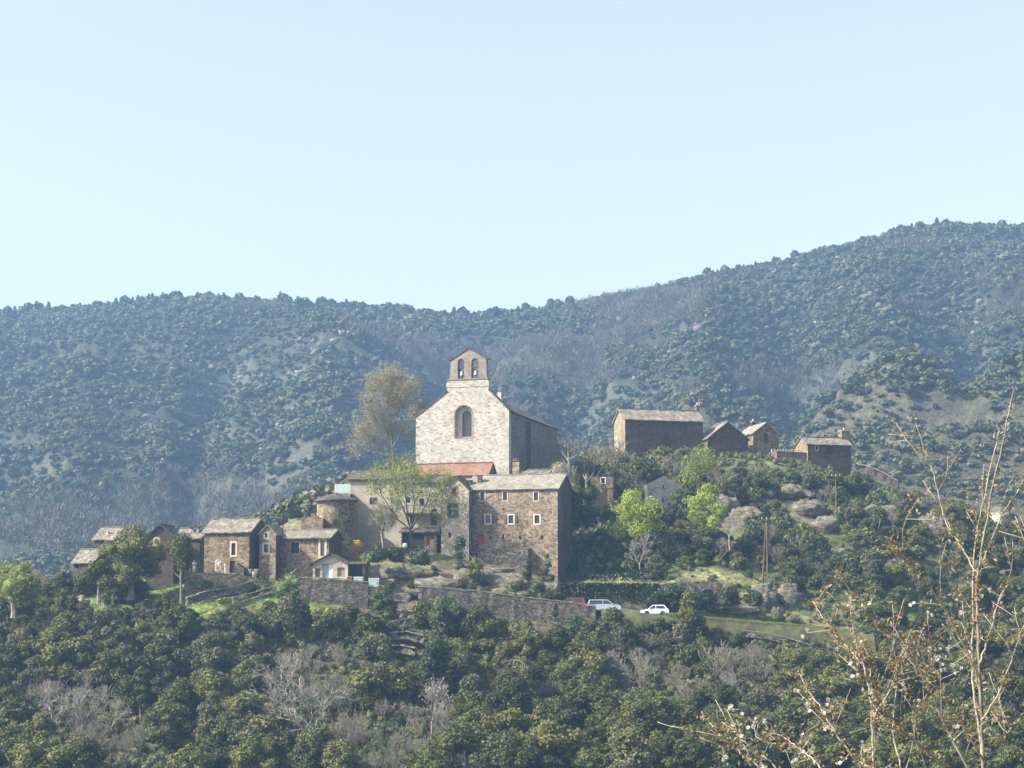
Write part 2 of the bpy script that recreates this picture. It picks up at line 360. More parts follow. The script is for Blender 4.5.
def build_ground():
    s = np.concatenate([-np.linspace(1.1, .34, 22), np.linspace(-.33, .33, 260), np.linspace(.34, 1.1, 22)])
    ys = np.concatenate([np.arange(-60, 190, 8), np.arange(190, 400, 1.25), np.arange(400, 1380, 6)])
    Sg, Yg = np.meshgrid(s, ys); X = Sg*(np.maximum(Yg, -40)+90); Z = T(X, Yg)
    V = np.stack([X.ravel(), Yg.ravel(), Z.ravel()], 1)
    nx, ny = len(s), len(ys); a = (np.arange(ny-1)[:, None]*nx+np.arange(nx-1)[None]).ravel()
    Q = np.stack([a, a+1, a+1+nx, a+nx], 1)
    me = np_mesh('ground', V, Q, None, smooth=True)
    px = 512+F*X/np.maximum(Yg, 15); x, y = X, Yg
    def c3(c): return np.array(c)[None, None, :]*np.ones(X.shape+(1,))
    n1 = fbm(x/9, y/9, 31); n2 = fbm(x/2.2, y/2.2, 33, 3); n3 = fbm(x/45, y/45, 37)
    C = c3((.095, .085, .05))*(.6+.9*n2[..., None])
    def mixin(mask, col, var=.5):
        nonlocal C
        m = np.clip(mask, 0, 1)[..., None]; C = C*(1-m)+c3(col)*(1-var/2+var*n2[..., None])*m
    def bx(a, b, c, d, e=8, f=3):
        return np.clip((px-a)/e, 0, 1)*np.clip((b-px)/e, 0, 1)*np.clip((y-c)/f, 0, 1)*np.clip((d-y)/f, 0, 1)
    mixin(bx(-200, 1200, 262, 430, 10, 8), (.15, .14, .075))
    mixin(bx(-200, 1200, 262, 430, 10, 8)*(n1 > .52), (.10, .135, .045))
    mixin(bx(170, 320, 256, 300)*np.clip((n1-.35)*6, 0, 1), (.15, .22, .05))
    mixin(bx(690, 880, 255, 268)*np.clip((n1-.3)*6, 0, 1), (.15, .20, .055))
    mixin(bx(650, 790, 272, 286)*1.0, (.19, .19, .09))
    mixin(bx(400, 600, 262, 282)*.8, (.12, .10, .065))
    mixin(bx(835, 960, 305, 345)*np.clip((n1-.42)*7, 0, 1), (.14, .22, .045))
    mixin(bx(560, 612, 222, 236, 8, 2), (.16, .30, .05))
    mixin(np.clip((y-430)/60, 0, 1), (.024, .029, .015), .9)
    mixin(np.clip((y-430)/60, 0, 1)*np.clip((n3-.5)*5, 0, 1)*.4, (.045, .042, .028), .9)
    mixin(bx(600, 1300, 440, 690, 10, 10), (.062, .058, .036), 1.3)
    mixin(bx(938, 1000, 470, 508, 4, 4), (.50, .44, .32), .1)
    at = me.color_attributes.new('soil', 'FLOAT_COLOR', 'POINT')
    at.data.foreach_set('color', np.concatenate([C.reshape(-1, 3), np.ones((len(V), 1))], 1).astype(np.float32).ravel())
    m, n, b, _ = newmat('ground'); va = n.nodes.new('ShaderNodeVertexColor'); va.layer_name = 'soil'
    geo = n.nodes.new('ShaderNodeNewGeometry'); sx = n.nodes.new('ShaderNodeSeparateXYZ'); n.links.new(geo.outputs['Normal'], sx.inputs[0])
    t = noise(n, 1.2, 7, geo.outputs['Position'], .65); tr = ramp(n, [(.3, (.5,.5,.5)), (.7, (1.45,1.4,1.3))]); n.links.new(t.outputs[0], tr.inputs[0])
    c = mixc(n, va.outputs[0], tr.outputs[0], 1.0, 'MULTIPLY')
    tb = noise(n, .30, 6, geo.outputs['Position'], .75); tbr = ramp(n, [(.35, (.45,.47,.42)), (.5, (.95,.95,.95)), (.66, (1.7,1.6,1.5))]); n.links.new(tb.outputs[0], tbr.inputs[0])
    c = mixc(n, c, tbr.outputs[0], .8, 'MULTIPLY')
    mp = n.nodes.new('ShaderNodeMapping'); mp.inputs['Scale'].default_value = (.25, .25, 1.1); n.links.new(geo.outputs['Position'], mp.inputs[0])
    rk = noise(n, .9, 6, mp.outputs[0], .7); rr = ramp(n, [(.35,(.035,.035,.022)), (.6,(.085,.08,.058)), (.8,(.16,.15,.12))]); n.links.new(rk.outputs[0], rr.inputs[0])
    sr = ramp(n, [(.54,(1,1,1)), (.66,(0,0,0))]); n.links.new(sx.outputs['Z'], sr.inputs[0])
    n.links.new(mixc(n, c, rr.outputs[0], sr.outputs[0]), b.inputs['Base Color'])
    bp = n.nodes.new('ShaderNodeBump'); bp.inputs['Strength'].default_value = .7; bp.inputs['Distance'].default_value = .4
    n.links.new(t.outputs[0], bp.inputs['Height']); n.links.new(bp.outputs[0], b.inputs['Normal'])
    me.materials.append(m)
    o = link(bpy.data.objects.new('ground', me)); tag(o, kind='structure')
build_ground()

# haze: one closed even volume round everything
def haze():
    b = MB(); b.box(-1650, 1650, -75, 1395, -75, 262); m = bpy.data.materials.new('haze'); m.use_nodes = True; n = m.node_tree; n.nodes.clear()
    out = n.nodes.new('ShaderNodeOutputMaterial'); v = n.nodes.new('ShaderNodeVolumePrincipled')
    v.inputs['Color'].default_value = (.38, .64, 1, 1); v.inputs['Density'].default_value = HAZE; v.inputs['Anisotropy'].default_value = .2
    n.links.new(v.outputs[0], out.inputs['Volume']); o = b.build('haze', m); tag(o, kind='stuff')
    return o
haze()

def hit(px, py, y0=205., y1=420.):
    """the first ground point seen at a photo position, going away from the camera"""
    ys = np.arange(y0, y1, .5); xs = (px-512)/(F*.9919)*ys; z = T(xs, ys); pr = 640-F*z/ys*.9919
    k = np.where(pr <= py)[0]; k = k[0] if len(k) else len(ys)-1
    return Vector((xs[k], ys[k], z[k]))
# ---------------------------------------------------------------- far woods (each reads as one mass)
def ico():
    t = (1+5**.5)/2
    v = np.array([(-1,t,0),(1,t,0),(-1,-t,0),(1,-t,0),(0,-1,t),(0,1,t),(0,-1,-t),(0,1,-t),(t,0,-1),(t,0,1),(-t,0,-1),(-t,0,1)], float)
    v /= np.linalg.norm(v[0])
    f = [(0,11,5),(0,5,1),(0,1,7),(0,7,10),(0,10,11),(1,5,9),(5,11,4),(11,10,2),(10,7,6),(7,1,8),(3,9,4),(3,4,2),(3,2,6),(3,6,8),(3,8,9),(4,9,5),(2,4,11),(6,2,10),(8,6,7),(9,8,1)]
    return v, np.array(f)
def ico2():
    v, f = ico(); v = [tuple(x) for x in v]; mid = {}; out = []
    def m(a, b):
        k = (min(a, b), max(a, b))
        if k not in mid: p = np.array(v[a])+np.array(v[b]); v.append(tuple(p/np.linalg.norm(p))); mid[k] = len(v)-1
        return mid[k]
    for a, b, c in f: x, y, z = m(a, b), m(b, c), m(c, a); out += [(a, x, z), (b, y, x), (c, z, y), (x, y, z)]
    return np.array(v), np.array(out)
def clump_template(rng, nq, qs, flat=.8, core=.78, fine=True):
    """unit crown: a lumpy core (as quads with doubled vertex avoided by triangles->quads) plus leaf quads"""
    v, f = ico2() if fine else ico(); nv = len(v); k3 = rng.normal(size=(3, 3))*2.2
    vv = v*(core*(1+.20*np.sin(v@k3[0]+1)*np.cos(v@k3[1])+.10*np.sin((v@k3[2])*2.5))[:, None]*rng.uniform(.94, 1.06, (nv, 1))); vv[:, 2] *= flat
    Vs = [vv]; Q = [np.array([(a, b, c, c) for a, b, c in f])]
    d = rng.normal(size=(nq, 3)); d[:, 2] = np.abs(d[:, 2])*1.1-.25; d /= np.linalg.norm(d, axis=1)[:, None]
    lob = rng.normal(size=(7, 3)); lob /= np.linalg.norm(lob, axis=1)[:, None]
    r = .8+.3*np.clip((d@lob.T).max(1), 0, 1)**6+rng.uniform(-.12, .06, nq)
    c = d*r[:, None]; c[:, 2] *= flat
    a = rng.normal(size=(nq, 3)); nrm = d+.7*a; nrm /= np.linalg.norm(nrm, axis=1)[:, None]
    t = np.cross(nrm, rng.normal(size=(nq, 3))); t /= np.linalg.norm(t, axis=1)[:, None]; b = np.cross(nrm, t)
    s = (qs*rng.uniform(.6, 1.3, nq))[:, None]; t *= s; b *= s*.8
    Vs.append(np.stack([c-t-b*.6, c+t*.8-b, c+t+b*.7, c-t*.7+b], 1).reshape(-1, 3))
    Q.append(nv+np.arange(nq*4).reshape(-1, 4))
    return np.concatenate(Vs), np.concatenate(Q)
def bare_template(rng, nq):
    """unit bare crown: thin upright slivers fanning out"""
    c = rng.normal(size=(nq, 3))*.33; c[:, 2] = rng.uniform(-.5, .7, nq)
    d = np.stack([c[:, 0]*1.4, c[:, 1]*1.4, np.full(nq, .9)], 1)+rng.normal(size=(nq, 3))*.25
    d /= np.linalg.norm(d, axis=1)[:, None]; w = np.cross(d, rng.normal(size=(nq, 3))); w /= np.linalg.norm(w, axis=1)[:, None]
    L = rng.uniform(.25, .6, nq)[:, None]; h = .045
    V = np.stack([c-w*h, c+w*h, c+d*L+w*h*.3, c+d*L-w*h*.3], 1).reshape(-1, 3)
    return V, np.arange(nq*4).reshape(-1, 4)
def scatter(name, pts, rad, hgt, templates, mat, seed, label, cat, sink=.25):
    rng = np.random.default_rng(seed); Vs = []; Qs = []; Ts = []; off = 0
    which = rng.integers(0, len(templates), len(pts))
    for k, (tv, tq) in enumerate(templates):
        idx = np.where(which == k)[0]
        if not len(idx): continue
        a = rng.uniform(0, 6.28, len(idx)); ca, sa = np.cos(a), np.sin(a); r = rad[idx]; h = hgt[idx]
        x = (tv[None, :, 0]*ca[:, None]-tv[None, :, 1]*sa[:, None])*r[:, None]+pts[idx, 0][:, None]
        y = (tv[None, :, 0]*sa[:, None]+tv[None, :, 1]*ca[:, None])*r[:, None]+pts[idx, 1][:, None]
        z = (tv[None, :, 2]+1-sink)*h[:, None]*.5+pts[idx, 2][:, None]
        V = np.stack([x, y, z], 2).reshape(-1, 3); n = len(tv)
        Q = (tq[None]+(np.arange(len(idx))*n)[:, None, None]).reshape(-1, 4)+off
        Ts.append(np.repeat(rng.uniform(0, 1, len(idx)), n)); Vs.append(V); Qs.append(Q); off += len(V)
    V = np.concatenate(Vs); Q = np.concatenate(Qs); tint = np.concatenate(Ts)
    tri = Q[:, 2] == Q[:, 3]
    # write triangles and quads together
    me = bpy.data.meshes.new(name); tot = np.where(tri, 3, 4); start = np.concatenate([[0], np.cumsum(tot)[:-1]])
    flat = Q.ravel()[~(np.stack([np.zeros(len(Q), bool)]*3+[tri], 1).ravel())]
    me.vertices.add(len(V)); me.vertices.foreach_set('co', V.astype(np.float32).ravel())
    me.loops.add(len(flat)); me.loops.foreach_set('vertex_index', flat.astype(np.int32))
    me.polygons.add(len(Q)); me.polygons.foreach_set('loop_start', start.astype(np.int32)); me.polygons.foreach_set('loop_total', tot.astype(np.int32))
    me.update(calc_edges=True)
    at = me.attributes.new('tint', 'FLOAT', 'POINT'); at.data.foreach_set('value', tint.astype(np.float32)); me.materials.append(mat)
    o = link(bpy.data.objects.new(name, me)); tag(o, label, cat, kind='stuff'); return o
def grid_pts(x0, x1, y0, y1, step, rng, fan=True):
    ys = np.arange(y0, y1, step); out = []
    for y in ys:
        xs = np.arange(x0*y, x1*y, step) if fan else np.arange(x0, x1, step)
        out.append(np.stack([xs+rng.uniform(-.5, .5, len(xs))*step, np.full(len(xs), y)+rng.uniform(-.5, .5, len(xs))*step], 1))
    p = np.concatenate(out); return np.concatenate([p, T(p[:, 0], p[:, 1])[:, None]], 1)
rng = np.random.default_rng(5)
fp = grid_pts(-.275, .285, 575, 1125, 3.15, rng); ppx = 512+F*fp[:, 0]/fp[:, 1]
ppy = 640-F*fp[:, 2]/fp[:, 1]
n_big = fbm(fp[:, 0]/70, fp[:, 2]/45+fp[:, 1]/200, 51, 4); n_gap = fbm(fp[:, 0]/26, fp[:, 2]/12+fp[:, 1]/60, 57, 3)
def blobm(cx, cy, rx, ry): return np.exp(-((ppx-cx)/rx)**2-((ppy-cy)/ry)**2)
bare = .9*blobm(110, 520, 210, 38)+.75*blobm(540, 375, 110, 34)+.8*blobm(720, 385, 110, 22)+.5*blobm(640, 300, 60, 15)+.45*blobm(960, 280, 80, 25)+.4*blobm(430, 360, 60, 25)+(n_big-.5)*1.9
isb = bare+rng.uniform(-.2, .2, len(fp)) > .55
rocky = .5*blobm(190, 380, 60, 25)+.5*blobm(330, 400, 60, 45)+.5*blobm(620, 350, 90, 25)+.5*blobm(920, 310, 60, 30)+.3*blobm(300, 340, 40, 30)
midhill = (ppx > 600) & (fp[:, 1] < 690) & (ppy > 396)
gap = (n_gap+rng.uniform(-.12, .12, len(fp))-.5)*1.35 + rocky*.7 > .56
keep = (~gap) & (~midhill) & (ppx > -60) & (ppx < 1090)
tr = [clump_template(rng, 40, .26, .9, .72, False) for _ in range(6)]
i1 = keep & (~isb)
big = np.clip(1.0+.9*(fbm(fp[:, 0]/60, fp[:, 1]/60, 77)-.5), .6, 1.4)
r = rng.uniform(1.05, 1.85, len(fp))**2.0*big
scatter('forest', fp[i1], r[i1], (r*rng.uniform(1.3, 1.9, len(fp)))[i1], tr, M['farleaf'], 1, 'evergreen oak and pine forest covering the far hillsides', 'forest')
tb = [bare_template(rng, 70) for _ in range(5)]
i2 = (keep & isb) | (gap & (~midhill) & (rng.uniform(0, 1, len(fp)) < .35))
rb = rng.uniform(2.2, 3.6, len(fp))
scatter('bare_woodland', fp[i2], rb[i2], (rb*2.3)[i2], tb, M['farbare'], 2, 'leafless purplish brown woodland in the folds of the far hillsides', 'woodland')
# scrub of the middle hill and the backs of the spur
sp = grid_pts(-.27, .31, 345, 690, 2.3, rng); spx = 512+F*sp[:, 0]/sp[:, 1]; spy = 640-F*sp[:, 2]/sp[:, 1]
ns = fbm(sp[:, 0]/16, sp[:, 1]/16, 61, 3)
ok = (((spx > 600) & (sp[:, 1] > 420)) & (ns+rng.uniform(-.18, .18, len(sp)) > .36)) | ((spx < 600) & (sp[:, 1] < 460) & (ns > .3))
ok &= ~((spx > 936) & (spx < 1002) & (sp[:, 1] > 468) & (sp[:, 1] < 512))
ok &= ~((spx > 415) & (spx < 590) & (sp[:, 1] < 360))
r = rng.uniform(.45, 1.25, len(sp))**1.6*1.6*np.where(spx < 600, 1.25, 1)
scatter('scrub', sp[ok], r[ok], (r*1.6)[ok], tr, M['scrub'], 3, 'low evergreen scrub dotted over the middle hill', 'scrub')
# pine trees standing on the skyline, one by one
def pine_mesh(seed, H=9):
    rn = np.random.default_rng(seed); n = 260; t = rn.uniform(.12, 1, n)**.8; rad = (1-t)**.7*(.33*H)*rn.uniform(.3, 1, n)+.15
    a = rn.uniform(0, 6.28, n); c = np.stack([np.cos(a)*rad, np.sin(a)*rad, t*H], 1)
    u = rn.normal(size=(n, 3)); u /= np.linalg.norm(u, axis=1)[:, None]; w = np.cross(u, rn.normal(size=(n, 3))); w /= np.linalg.norm(w, axis=1)[:, None]
    s = rn.uniform(.3, .75, n)[:, None]; V = np.stack([c-u*s-w*s*.5, c+u*s-w*s*.6, c+u*s*.8+w*s*.6, c-u*s+w*s*.5], 1).reshape(-1, 3)
    return np_mesh('crown', V, np.arange(n*4).reshape(-1, 4), M['farleaf'])
def round_mesh(seed, H=8):
    rn = np.random.default_rng(seed); tv, tq = clump_template(rn, 120, .22, 1); V = tv*[.36*H, .36*H, .42*H]+[0, 0, .5*H]
    return np_mesh('crown', V, tq[80:], M['farleaf'])
sky_crowns = [pine_mesh(k) for k in range(4)]+[round_mesh(k) for k in range(3)]
tk = MB(); tk.tube([(0,0,-1),(0,0,3),(0,0,7)], [.22,.18,.06], 5); tko = tk.build('trunk', M['bark_dark']); trunk_me = tko.data; bpy.data.objects.remove(tko)
rr = random.Random(8)
spots = []
px = -4
while px < 1030:
    dens = 3.3 if (110 < px < 300 or 860 < px < 1030) else 3.9
    spots.append(px); px += dens*rr.uniform(.5, 1.6)
for px in spots:
    Y = rr.uniform(1085, 1125); g = G(px, Y); round_ = rr.random() < .68
    if 395 < px < 425: round_ = True
    sc = rr.uniform(.3, .8) if not round_ else rr.uniform(.45, 1.05)
    if rr.random() < .08: sc *= 1.3
    if px > 620: sc *= .9
    t = empty('pine_tree' if not round_ else 'oak_tree', g, rr.uniform(0, 6.28)); t.scale = (sc,)*3
    side = ['at the far left edge', 'above the dark gabled house at the left', 'above the round tower', 'above the tall bare tree', 'just above the church bell gable', 'on the slope above the ivy bank', 'on the slope above the long hilltop house', 'above the hilltop cottage', 'on the flat summit at the far right'][sum(px > q for q in (90, 200, 330, 430, 510, 600, 720, 860))]
    if round_: tag(t, f'small round oak on the skyline {side}', 'tree', f'round oaks on the skyline {side}')
    else: tag(t, f'small dark pine on the skyline {side}', 'tree', f'pines on the skyline {side}')
    link(bpy.data.objects.new('crown', rr.choice(sky_crowns[4:] if round_ else sky_crowns[:4])), t)
    link(bpy.data.objects.new('trunk', trunk_me), t)
# ---------------------------------------------------------------- building kit
def rect(u0, u1, v0, v1): return [(u0, v0), (u1, v0), (u1, v1), (u0, v1)]
def arch(u0, u1, v0, v1, n=8):
    r = (u1-u0)/2; c = (u0+u1)/2; vs = v1-r
    return [(u0, v0), (u1, v0)]+[(c+r*math.cos(math.pi*k/n), vs+r*math.sin(math.pi*k/n)) for k in range(n+1)]
def ring(mb, inner, outer, o, ux, nrm, proud):
    """surround between two outlines with the same number of points, standing proud of the wall"""
    o = Vector(o); ux = Vector(ux); nn = Vector(nrm); Z = Vector((0, 0, 1)); n = len(inner)
    f = [o+ux*u+Z*v+nn*proud for u, v in inner]+[o+ux*u+Z*v+nn*proud for u, v in outer]
    b = [o+ux*u+Z*v-nn*.05 for u, v in inner]+[o+ux*u+Z*v-nn*.05 for u, v in outer]
    fs = []
    for i in range(n):
        j = (i+1) % n
        fs += [(i, j, j+n, i+n), (i+n, j+n, j+3*n, i+3*n), (i+2*n, j+2*n, j, i)]
    mb.add(f+b, fs)
def scaled(loop, d):
    us = [p[0] for p in loop]; vs = [p[1] for p in loop]; cu = (min(us)+max(us))/2; cv = (min(vs)+max(vs))/2
    su = (max(us)-cu+d)/(max(us)-cu); sv = (max(vs)-cv+d)/(max(vs)-cv)
    return [(cu+(u-cu)*su, cv+(v-cv)*sv) for u, v in loop]

class House:
    """frame at the left front corner; x along the front wall, y into the building, z up"""
    def __init__(s, name, label, cat, pxL, pxR, pyE, pyB, Y, a, depth, group=None):
        s.a = math.radians(a); kL = ray(pxL, pyE)[0]; kR = ray(pxR, pyE)[0]; s.Y = Y
        s.xL = kL*Y; s.w = (kR*Y-s.xL)/(math.cos(s.a)-kR*math.sin(s.a)); s.d = depth
        s.z0 = ray(pxL, pyB)[1]*Y; s.h = ray(pxL, pyE)[1]*Y-s.z0
        s.root = empty(name, (s.xL, Y, s.z0), s.a); tag(s.root, label, cat, group)
        s.rnd = random.Random(int(pxL*7+pyE)); s.holes = {'front': [], 'left': [], 'right': []}
    def u(s, px, py=480):
        k = ray(px, py)[0]; return (k*s.Y-s.xL)/(math.cos(s.a)-k*math.sin(s.a))
    def zz(s, px, py):
        return ray(px, py)[1]*(s.Y+s.u(px, py)*math.sin(s.a))-s.z0
    def opening(s, px, py, wpx, hpx, kind='win', frame=None, fw=.16, shutters=None, name=None, label=None, pane='interior', bars=True, archd=False, face='front'):
        """px,py centre and size in photo pixels -> real opening in the front wall"""
        m = s.Y/F; c = s.u(px, py); v = s.zz(px, py); hw = wpx*m/2; hh = hpx*m/2
        loop = arch(c-hw, c+hw, v-hh, v+hh) if archd else rect(c-hw, c+hw, v-hh, v+hh)
        s.holes['front'].append(loop)
        name = name or ('door' if kind == 'door' else 'window')
        b = MB(); b.panel(loop, [], (0, .22, 0), (1, 0, 0), (0, 1, 0), 0); w_ = b.build(name, M[pane], s.root)
        if label: w_['label'] = label
        if kind == 'win' and bars:
            b = MB(); t = .03; y = .15
            for u0, u1, v0, v1 in ((c-hw+.01, c-hw+.07, v-hh+.01, v+hh-.01), (c+hw-.07, c+hw-.01, v-hh+.01, v+hh-.01), (c-t, c+t, v-hh+.01, v+hh-.01), (c-hw+.075, c-t-.005, v-t, v+t), (c+t+.005, c+hw-.075, v-t, v+t)):
                b.box(u0, u1, y, y+.05, v0, v1)
            b.build('glazing_bars', M['wood' if frame != 'white' else 'white'], w_)
        if frame:
            b = MB(); ring(b, loop, scaled(loop, fw), (0, 0, 0), (1, 0, 0), (0, -1, 0), .035)
            b.build('surround', M[frame], w_)
        if shutters:
            for sgn in (-1, 1):
                b = MB(); x0 = c+sgn*(hw+fw+.02); x1 = x0+sgn*hw*1.05
                x0, x1 = min(x0, x1), max(x0, x1); b.box(x0, x1, -.09, -.045, v-hh, v+hh)
                for q in range(3):
                    zc = v-hh+(q+.5)*hh*2/3; b.box(x0+.02, x1-.02, -.115, -.092, zc-.04, zc+.04)
                b.build('shutter', M[shutters], w_)
        if kind == 'door':
            b = MB(); b.tube([(c+hw*.6, .15, v-.1), (c+hw*.6, .15, v+.08)], .025, 5); b.build('handle', M['black'], w_)
        return w_
    def walls(s, mat, ridge='x', rise=2., found=3., side_mat=None, hr=None):
        """hr: eave height at the right or back end when it differs"""
        w, d, h = s.w, s.d, s.h; s.ridge = ridge; s.rise = rise; b = MB(); f = -found; X = (1,0,0)
        def pent(L): return [(0, f), (L, f), (L, h), (L/2, h+rise), (0, h)]
        fr = pent(w) if ridge == 'y' else rect(0, w, f, h); sd = pent(d) if ridge == 'x' else rect(0, d, f, h)
        b.panel(fr, s.holes['front'], (0,0,0), (1,0,0), (0,1,0), .32)
        if side_mat: s.wall = b.build('front_wall', M[mat], s.root); b = MB()
        b.panel(fr, [], (0,d,0), (1,0,0), (0,-1,0), 0)
        if side_mat: b.build('back_wall', M[side_mat], s.root)
        if side_mat is None:
            b.panel(sd, [], (0,0,0), (0,1,0), (1,0,0), 0); b.panel(sd, [], (w,0,0), (0,1,0), (-1,0,0), 0)
        if side_mat is None: s.wall = b.build('wall', M[mat], s.root)
        else:
            for x in (0, w): b = MB(); b.panel(sd, [], (x,0,0), (0,1,0), (1,0,0), 0); b.build('side_wall', M[side_mat], s.root)
        # slight quoins at the front corners
        return s
    def roof(s, mat, ov=.35, t=.16, jit=.04, overhang_front=None, ridge_cap=True):
        w, d, h, r = s.w, s.d, s.h, s.rise; b = MB(); e = ov if overhang_front is None else overhang_front; g = .03
        if s.ridge == 'x':
            k = r/(d/2)
            b.slab((-ov, -e, h-e*k+g), (w+ov, -e, h-e*k+g), (w+ov, d/2, h+r+g), (-ov, d/2, h+r+g), t, 16, 6, jit, s.rnd)
            b.slab((w+ov, d+e, h-e*k+g), (-ov, d+e, h-e*k+g), (-ov, d/2+.01, h+r+g), (w+ov, d/2+.01, h+r+g), t, 16, 6, jit, s.rnd)
        elif s.ridge == 'y':
            k = r/(w/2)
            b.slab((-ov, d+e, h-ov*k+g), (-ov, -e, h-ov*k+g), (w/2, -e, h+r+g), (w/2, d+e, h+r+g), t, 12, 6, jit, s.rnd)
            b.slab((w+ov, -e, h-ov*k+g), (w+ov, d+e, h-ov*k+g), (w/2+.01, d+e, h+r+g), (w/2+.01, -e, h+r+g), t, 12, 6, jit, s.rnd)
        ro = b.build('roof', M[mat], s.root); s.roof_o = ro
        if ridge_cap:
            b = MB(); L = w if s.ridge == 'x' else d; q = -ov
            while q < L+ov-.2:
                l = s.rnd.uniform(.35, .6); c = s.rnd.uniform(-.03, .04)
                if s.ridge == 'x': b.box(q, q+l-.02, d/2-.22, d/2+.22, h+r-.02+c, h+r+.12+c)
                else: b.box(w/2-.22, w/2+.22, q, q+l-.02, h+r-.02+c, h+r+.12+c)
                q += l
            b.build('ridge_stones', M[mat], ro)
        return s
    def chimney(s, px, pyTop, pyBot, wpx, yloc, mat='schist', cap=True, pot=False, loc=None):
        m = s.Y/F; c = s.u(px, pyTop) if loc is None else loc; hw = wpx*m/2
        # correct for depth behind the front
        Yc = s.Y+c*math.sin(s.a)+yloc*math.cos(s.a)
        xc = ray(px, pyTop)[0]*Yc; c = ((xc-s.xL)+yloc*math.sin(s.a))/math.cos(s.a)
        zt = ray(px, pyTop)[1]*Yc-s.z0; zb = ray(px, pyBot)[1]*Yc-s.z0-.6
        b = MB(); b.box(c-hw, c+hw, yloc-hw*.9, yloc+hw*.9, zb, zt-.12)
        ch = b.build('chimney', M[mat], s.root)
        if cap:
            b = MB(); b.box(c-hw-.1, c+hw+.1, yloc-hw-.05, yloc+hw+.05, zt-.115, zt)
            if pot: b.lathe([(.14, 0), (.11, .45), (.16, .5)], 8, (c, yloc, zt+.004))
            b.build('chimney_cap', M['pale_stone' if pot else mat], ch)
        return ch

